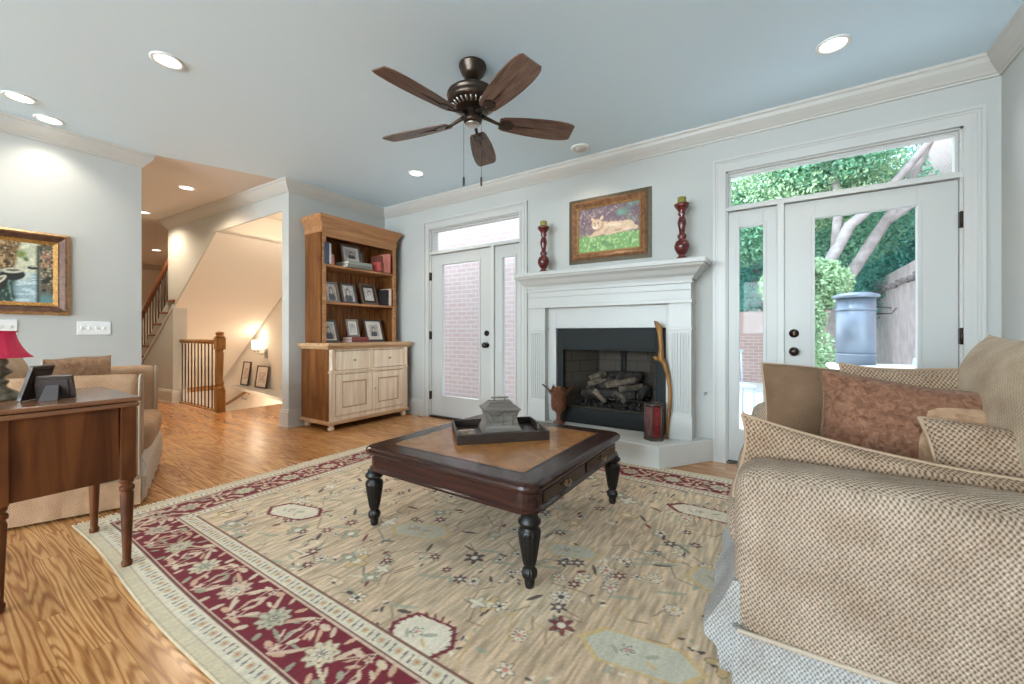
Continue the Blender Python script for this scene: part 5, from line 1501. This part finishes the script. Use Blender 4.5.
lp = thing('table_lamp', 'small verdigris table lamp with pleated crimson shade on side table', 'lamp', (-2.77, .232, .765))
Mv = plain('verdigris_bronze', (.16, .15, .10), .5, .4, var=.6, vs=50)
MB().lathe([(.075, 0), (.077, .008), (.066, .014), (.06, .03), (.03, .05), (.024, .06), (.03, .07), (.034, .08), (.02, .088), (.022, .1), (.04, .112), (.044, .122), (.03, .135), (.022, .142), (.03, .155), (.032, .165), (.02, .18), (.012, .19), (.008, .25)], 28, flute=.12, nf=10, frange=(.014, .18)).build('base', Mv, lp)
MR2 = plain('crimson_silk', (.50, .015, .06), .6, emit=(.7, .03, .09), es=.12)
vs = []; n = 72; prof = [(.098, .182), (.082, .20), (.068, .225), (.056, .255), (.050, .282), (.052, .292)]
ff = []
for (r, z) in prof:
    for i in range(n):
        a = 2 * math.pi * i / n; r2 = r * (1 + .018 * math.cos(a * 24)); vs.append((r2 * math.cos(a), r2 * math.sin(a), z))
for j in range(len(prof) - 1):
    for i in range(n): k = (i + 1) % n; ff.append((j * n + i, j * n + k, (j + 1) * n + k, (j + 1) * n + i))
o = MB().add(vs, ff, True).build('lamp_shade', MR2, lp); md = o.modifiers.new('s', 'SOLIDIFY'); md.thickness = .002
MB().tube([(.054 * math.cos(t / 20 * 2 * math.pi), .054 * math.sin(t / 20 * 2 * math.pi), .292) for t in range(20)], .003, 6, True).tube([(.099 * math.cos(t / 28 * 2 * math.pi), .099 * math.sin(t / 28 * 2 * math.pi), .182) for t in range(28)], .0025, 6, True).build('shade_trim', MR2, lp)

# frames seen from behind
g2 = 'photo frames on the side table'
photo('black photo frame seen edge-on from behind, next to the lamp', -2.66, .315, .7655, .11, .15, MT['frame_dark'], 31, math.radians(318), .30, grp=g2)
photo('dark brown photo frame turned away, rightmost on side table', -2.60, .375, .7655, .125, .105, MT['frame_dark'], 33, math.radians(235), .25, grp=g2)

# ------------------------------------------------------------------ ceiling fan
fn_ = thing('ceiling_fan', 'five-blade bronze ceiling fan with dark wood blades and pull chains', 'ceiling fan', (-1.62, 2.0, CEIL))
FB = plain('oiled_bronze', (.055, .038, .028), .28, .75)
MB().lathe([(.084, 0), (.087, -.014), (.078, -.02), (.080, -.034), (.070, -.042), (.071, -.056), (.056, -.075), (.036, -.092), (.02, -.10)], 32).build('canopy', FB, fn_)
MB().tube([(0, 0, -.09), (0, 0, -.17)], .014, 12).lathe([(.03, -.10), (.034, -.11), (.028, -.125), (.014, -.13)], 16).build('downrod', FB, fn_)
MB().lathe([(.05, -.155), (.09, -.16), (.135, -.170), (.158, -.19), (.162, -.205), (.154, -.21), (.158, -.225), (.156, -.245), (.138, -.262), (.095, -.28), (.06, -.29)], 40).build('motor_housing', FB, fn_)
vt = MB()
for k in range(26):
    a = 2 * math.pi * k / 26
    vt.tube([(.134 * math.cos(a), .134 * math.sin(a), -.26), (.105 * math.cos(a), .105 * math.sin(a), -.279)], .006, 5)
vt.build('vent_ring', MT['steel'], fn_)
MB().lathe([(.055, -.285), (.06, -.30), (.055, -.335), (.06, -.345), (.056, -.36), (.045, -.372)], 28).build('switch_housing', FB, fn_)
MB().lathe([(.045, -.372), (.044, -.378), (.03, -.384), (.005, -.386)], 24).build('bottom_cap', MT['steel'], fn_)
BLD = wood('fan_blade_walnut', (.085, .045, .032), (.22, .14, .105), 'x', .35, 2.2)
zb = 2.39 - CEIL
for k in range(5):
    a = math.radians(-97 + 72 * k)
    M = T(0, 0, zb) @ RX(math.radians(-14))
    prof = [(.17, .042), (.20, .056), (.28, .068), (.36, .077), (.46, .083), (.55, .083), (.61, .078), (.645, .070), (.665, .058)]
    top_ = [(x, w) for x, w in prof] + [(x, -w) for x, w in reversed(prof)]
    bl = MB().prism(top_, -.004, .004, 'xy', M).build('blade', BLD, fn_, .0015)
    bl.rotation_euler = (0, 0, a)
    ir = MB(); M2 = T(0, 0, zb)
    ir.tube([(.05, 0, .035), (.10, 0, .02), (.15, 0, .002), (.20, 0, -.010)], [.014, .012, .010, .010], 8, M=M2)
    ir.prism([(.18, .03), (.235, .036), (.26, .018), (.262, 0), (.26, -.018), (.235, -.036), (.18, -.03)], -.010, -.004, 'xy', M)
    ir.tube([(.26, 0, -.006), (.40, 0, -.005)], [.006, .002], 6, M=M)
    ir.build('blade_iron', FB, fn_).rotation_euler = (0, 0, a)
for (x, y, ln) in ((-.048, -.03, .335), (.045, .03, .335)):
    MB().tube([(x, y, -.37), (x, y, -.37 - ln)], .0015, 5).lathe([(.003, -.03), (.007, -.02), (.007, .02), (.004, .03)], 10, (x, y, -.37 - ln - .03)).build('pull_chain', MT['iron'], fn_)

# ------------------------------------------------------------------ recessed ceiling lights
cans = [(-3.17, .92, 'recessed ceiling light left of the fan, largest at left', 1), (-4.55, .48, 'recessed ceiling light nearest the left picture edge', 1), (-4.83, .66, 'recessed ceiling light just above left wall crown', 1),
        (.257, 3.02, 'recessed ceiling light above the garden door', 1), (-3.21, 3.02, 'recessed ceiling light in front of the bookcase', 1),
        (-5.76, 1.85, 'recessed warm ceiling light in the hall opening', 2), (-7.43, 1.89, 'recessed ceiling light half hidden by left wall corner', 2), (-10.6, 2.9, 'recessed ceiling light far down the hall over the stairs', 2)]
for (x, y, lb, k) in cans:
    pw = 26 if y > 3 and x < 0 else 16
    o = thing('recessed_light', lb, 'ceiling light', (x, y, CEIL), 0, 'recessed ceiling lights')
    MB().lathe([(.084, 0), (.084, -.005), (.077, -.009), (.066, -.007), (.064, 0)], 32).build('trim_ring', MT['can_trim'], o)
    MB().lathe([(.064, -.001), (.063, -.004), (.01, -.0045)], 28).build('lamp_disc', MT['emit_can'], o)
    if k == 1:
        light('can_light', 'SPOT', (x, y, CEIL - .02), pw, (1.0, .92, .80), (0, 0, 0), spot_size=math.radians(120), spot_blend=.6, shadow_soft_size=.07)
    else:
        light('hall_can_light', 'SPOT', (x, y, CEIL - .02), 150 if x < -10 else 72, WARM, (0, 0, 0), spot_size=math.radians(150), spot_blend=.7, shadow_soft_size=.07)
sd = thing('ceiling_speaker', 'round white unlit fixture on ceiling above the mantel', 'ceiling fixture', (-1.52, 3.43, CEIL))
MB().lathe([(.085, 0), (.085, -.01), (.075, -.016), (.06, -.012)], 28).build('rim', MT['can_trim'], sd)
MB().lathe([(.06, -.006), (.05, -.02), (.01, -.024)], 24).build('grille', plain('grey_white_grille', (.62, .62, .60), .6), sd)
light('mantel_fill', 'SPOT', (-1.52, 3.43, CEIL - .03), 9, WARM, (0, 0, 0), spot_size=math.radians(110), spot_blend=.8, shadow_soft_size=.05)  # added spot; the ceiling fixture above it is unlit

# ------------------------------------------------------------------ outside
gd = MB().box(-12, WY + .15, -.2, 14, 30, -.1)
struct(gd.build('ground', MT['ground']))
bw_ = MB().box(-9.0, 5.4, -.1, -2.4, 5.6, 5.0)
tag(bw_.build('brick_wall', brick_mat('pale_pink_brick', (.45, .34, .31), (.42, .31, .285), (.48, .44, .42))), 'pink brick wall close outside the left glazed door', 'wall')

fc = thing('garden_fence', 'tall pale timber board fence running back from the garden door', 'fence', (1.95, 4.6, -.1))
fm = plain('weathered_fence_wood', (.62, .53, .53), .85, var=.18, vs=4)
fb_ = MB()
for k in range(62):
    fb_.box(0, k * .145, 0, .022, k * .145 + .138, 2.42)
fb_.build('fence_board', fm, fc)
MB().box(.022, 0, .35, .06, 9.0, .44).box(.022, 0, 1.95, .06, 9.0, 2.04).build('rail', fm, fc)
gl = MB()
pts = [(1.90, 8.0 + k * .12, 2.02 + .035 * math.sin(k * 1.7)) for k in range(48)]
gl.tube(pts, [.035 + .018 * math.sin(k * 2.3) for k in range(48)], 7)
tag(gl.build('garland', plain('dry_vine', (.30, .25, .25), .9, var=.4, vs=20)), 'lumpy dry vine garland hung along the outdoor fence', 'garland')

nh = thing('neighbour_house', 'pale pink brick house side wall seen through the transom', 'house', (2.6, 5.0, -.1))
MB().box(0, 0, 0, 6, 8, 7.0).build('wall', brick_mat('pale_rose_brick', (.44, .34, .32), (.40, .30, .285), (.47, .43, .42)), nh)
MB().prism([(-.5, 6.9), (6.5, 6.9), (3, 9.0)], -.4, 8.4, 'xz').build('roof', plain('grey_shingle', (.35, .34, .35), .9), nh)

lw = tag(MB().box(-4.0, 11.0, -.1, 1.0, 11.2, 1.55).build('garden_wall', brick_mat('rose_garden_brick', (.52, .36, .32), (.46, .31, .28), (.55, .50, .47))), 'low rose brick wall at the back of garden', 'wall')

sm = thing('patio_smoker', 'tall grey metal cylinder smoker with flat lid on patio table', 'smoker', (.70, 5.92, .70))
MS = plain('galvanised_grey', (.15, .18, .22), .45, .5)
MB().lathe([(.175, 0), (.175, .74)], 32).lathe([(.182, .10), (.186, .11), (.182, .12)], 32).lathe([(.182, .60), (.186, .61), (.182, .62)], 32).build('drum', MS, sm)
MB().lathe([(.20, .74), (.21, .755), (.205, .775), (.12, .80), (.02, .81)], 32).build('lid', MS, sm)
MB().tube([(.18, 0, .56), (.30, 0, .56), (.34, 0, .62)], .008, 6).tube([(.18, 0, .64), (.30, 0, .62)], .008, 6).build('bracket', MT['iron'], sm)
pt = thing('patio_table', 'long white patio table outside beyond the garden door', 'table', (1.0, 5.6, -.1))
MB().rbox(-.55, -.45, .745, .65, .55, .80, .025, 6).build('table_top', MT['plate'], pt)
for (x, y) in ((-.48, -.38), (.58, -.38), (-.48, .48), (.58, .48)):
    MB().tube([(x, y, 0), (x, y, .75)], .025, 10).build('leg', MT['plate'], pt)
tag(MB().rbox(-.13, -.09, 0, .13, .09, .09, .03, 6).build('storage_box', plain('pale_blue_plastic', (.55, .66, .72), .4), None, loc=(1.27, 5.75, .70)), 'pale blue rounded box on the white patio table', 'box')
pc = thing('patio_chair', 'pale metal patio chair outside beyond the sidelight', 'chair', (-.55, 6.3, -.1), .4)
mw = plain('pale_blue_metal', (.45, .55, .66), .4, .3)
MB().box(-.22, -.22, .43, .22, .22, .46).build('seat', mw, pc)
bkc = MB()
for k in range(6): bkc.tube([(-.2 + k * .08, .22, .45), (-.2 + k * .08, .27, .9)], .01, 6)
bkc.tube([(-.22, .27, .9), (.22, .27, .9)], .015, 6).build('backrest', mw, pc)
for (x, y) in ((-.2, -.2), (.2, -.2), (-.2, .2), (.2, .2)): MB().tube([(x, y, 0), (x, y, .44)], .014, 6).build('leg', mw, pc)


def leaves(mb, c, R, n, size, seed):
    r = np.random.RandomState(seed)
    d = r.normal(size=(n, 3)); d /= np.linalg.norm(d, axis=1)[:, None]
    p = np.array(c) + d * (r.rand(n, 1) ** .45) * np.array(R)
    a = r.normal(size=(n, 3)); a /= np.linalg.norm(a, axis=1)[:, None]
    b = np.cross(a, r.normal(size=(n, 3))); b /= np.linalg.norm(b, axis=1)[:, None]
    s = size * (.6 + .8 * r.rand(n, 1))
    v = np.stack([p - a * s, p - b * s * .5, p + a * s, p + b * s * .5], 1).reshape(-1, 3)
    k = len(mb.v)
    mb.v.extend(map(tuple, v.tolist())); mb.f.extend([(k + 4 * i, k + 4 * i + 1, k + 4 * i + 2, k + 4 * i + 3) for i in range(n)]); mb.sm.extend([False] * n)


def tree(label, trunk, radii, crowns, ml, seed, n=15000, size=.036):
    base = trunk[0][0]
    o = thing('tree', label, 'tree', (base[0], base[1], base[2]))
    bm_ = MB()
    for t_, r_ in zip(trunk, radii):
        bm_.tube([tuple(Vector(p) - Vector(base)) for p in t_], r_, 9)
    bm_.build('trunk', MT['bark'], o)
    lm = MB()
    for i, (c_, R_) in enumerate(crowns): leaves(lm, Vector(c_) - Vector(base), R_, n, size, seed + i)
    lm.build('foliage', ml, o)


tree('leaning grey-trunked tree outside, left of the two seen in door glass', [[(.35, 9.0, -.1), (.42, 9.0, 1.2), (.61, 9.0, 2.07), (.99, 9.0, 2.9), (1.32, 9.1, 3.2), (2.2, 9.3, 4.4)], [(.8, 9, 2.5), (.85, 9.1, 3.3), (.7, 9.2, 4.6)]], [[.13, .12, .10, .09, .07, .05], [.08, .07, .04]],
     [((.2, 9.8, 4.0), (1.7, 1.2, 1.0)), ((.35, 8.9, 1.9), (.7, .6, .5))], MT['leaf3'], 100)
tree('leaning grey-trunked tree outside, right of the two seen in door glass', [[(.75, 9.6, -.1), (.85, 9.5, 1.2), (1.0, 9.5, 2.0), (1.45, 9.5, 2.85), (1.75, 9.5, 3.4), (2.3, 9.6, 4.8)], [(1.5, 9.5, 2.95), (2.2, 9.5, 3.5), (3.2, 9.6, 4.2)]], [[.13, .12, .10, .09, .07, .05], [.07, .06, .04]],
     [((1.0, 11.0, 3.7), (1.6, 1.2, 1.3)), ((.7, 9.2, 4.3), (1.0, .8, .6))], MT['leaf'], 200)
tree('dark green tree filling the back of garden', [[(-.6, 12.5, -.1), (-.5, 12.5, 3.0), (-.2, 12.6, 6.0)]], [[.25, .2, .1]],
     [((-.8, 12.5, 3.2), (2.4, 1.2, 2.2)), ((2.0, 13.0, 3.5), (2.6, 1.3, 2.4))], MT['leaf2'], 300, 20000, .05)
tree('pale leafy tree outside behind the narrow sidelight', [[(-2.2, 10.2, -.1), (-2.0, 10.2, 2.6), (-1.8, 10.3, 4.2)]], [[.16, .12, .07]],
     [((-2.0, 10.2, 3.5), (1.8, 1.0, 1.7)), ((-.8, 9.8, 3.2), (.9, .7, .8))], MT['leaf'], 400, 15000, .04)
hd = MB()
for i, x in enumerate((-4.5, -2.5, -.5, 1.5, 3.5, 5.5, 7.5)):
    leaves(hd, (x, 15.5, 2.4), (1.6, .9, 2.8), 12000, .08, 500 + i)
hd.box(-6, 16.2, -.1, 9, 16.6, 5.0)
tag(hd.build('hedge', MT['leaf2']), 'dense tall dark green hedge behind the garden trees', 'hedge', None, 'stuff')
bs = MB(); leaves(bs, (.1, 0, .6), (.45, .4, .75), 7000, .026, 700); leaves(bs, (-.1, .1, .9), (.38, .4, .7), 7000, .026, 701); leaves(bs, (.0, .3, 1.4), (.4, .3, .35), 5000, .026, 702)
sb = thing('shrub', 'bright green shrub outside in front of the leaning trunks', 'shrub', (.25, 8.0, -.1))
bs.build('foliage', MT['leaf3'], sb)
MB().tube([(0, 0, 0), (.02, 0, .7)], [.03, .02], 8).build('stem', MT['bark'], sb)
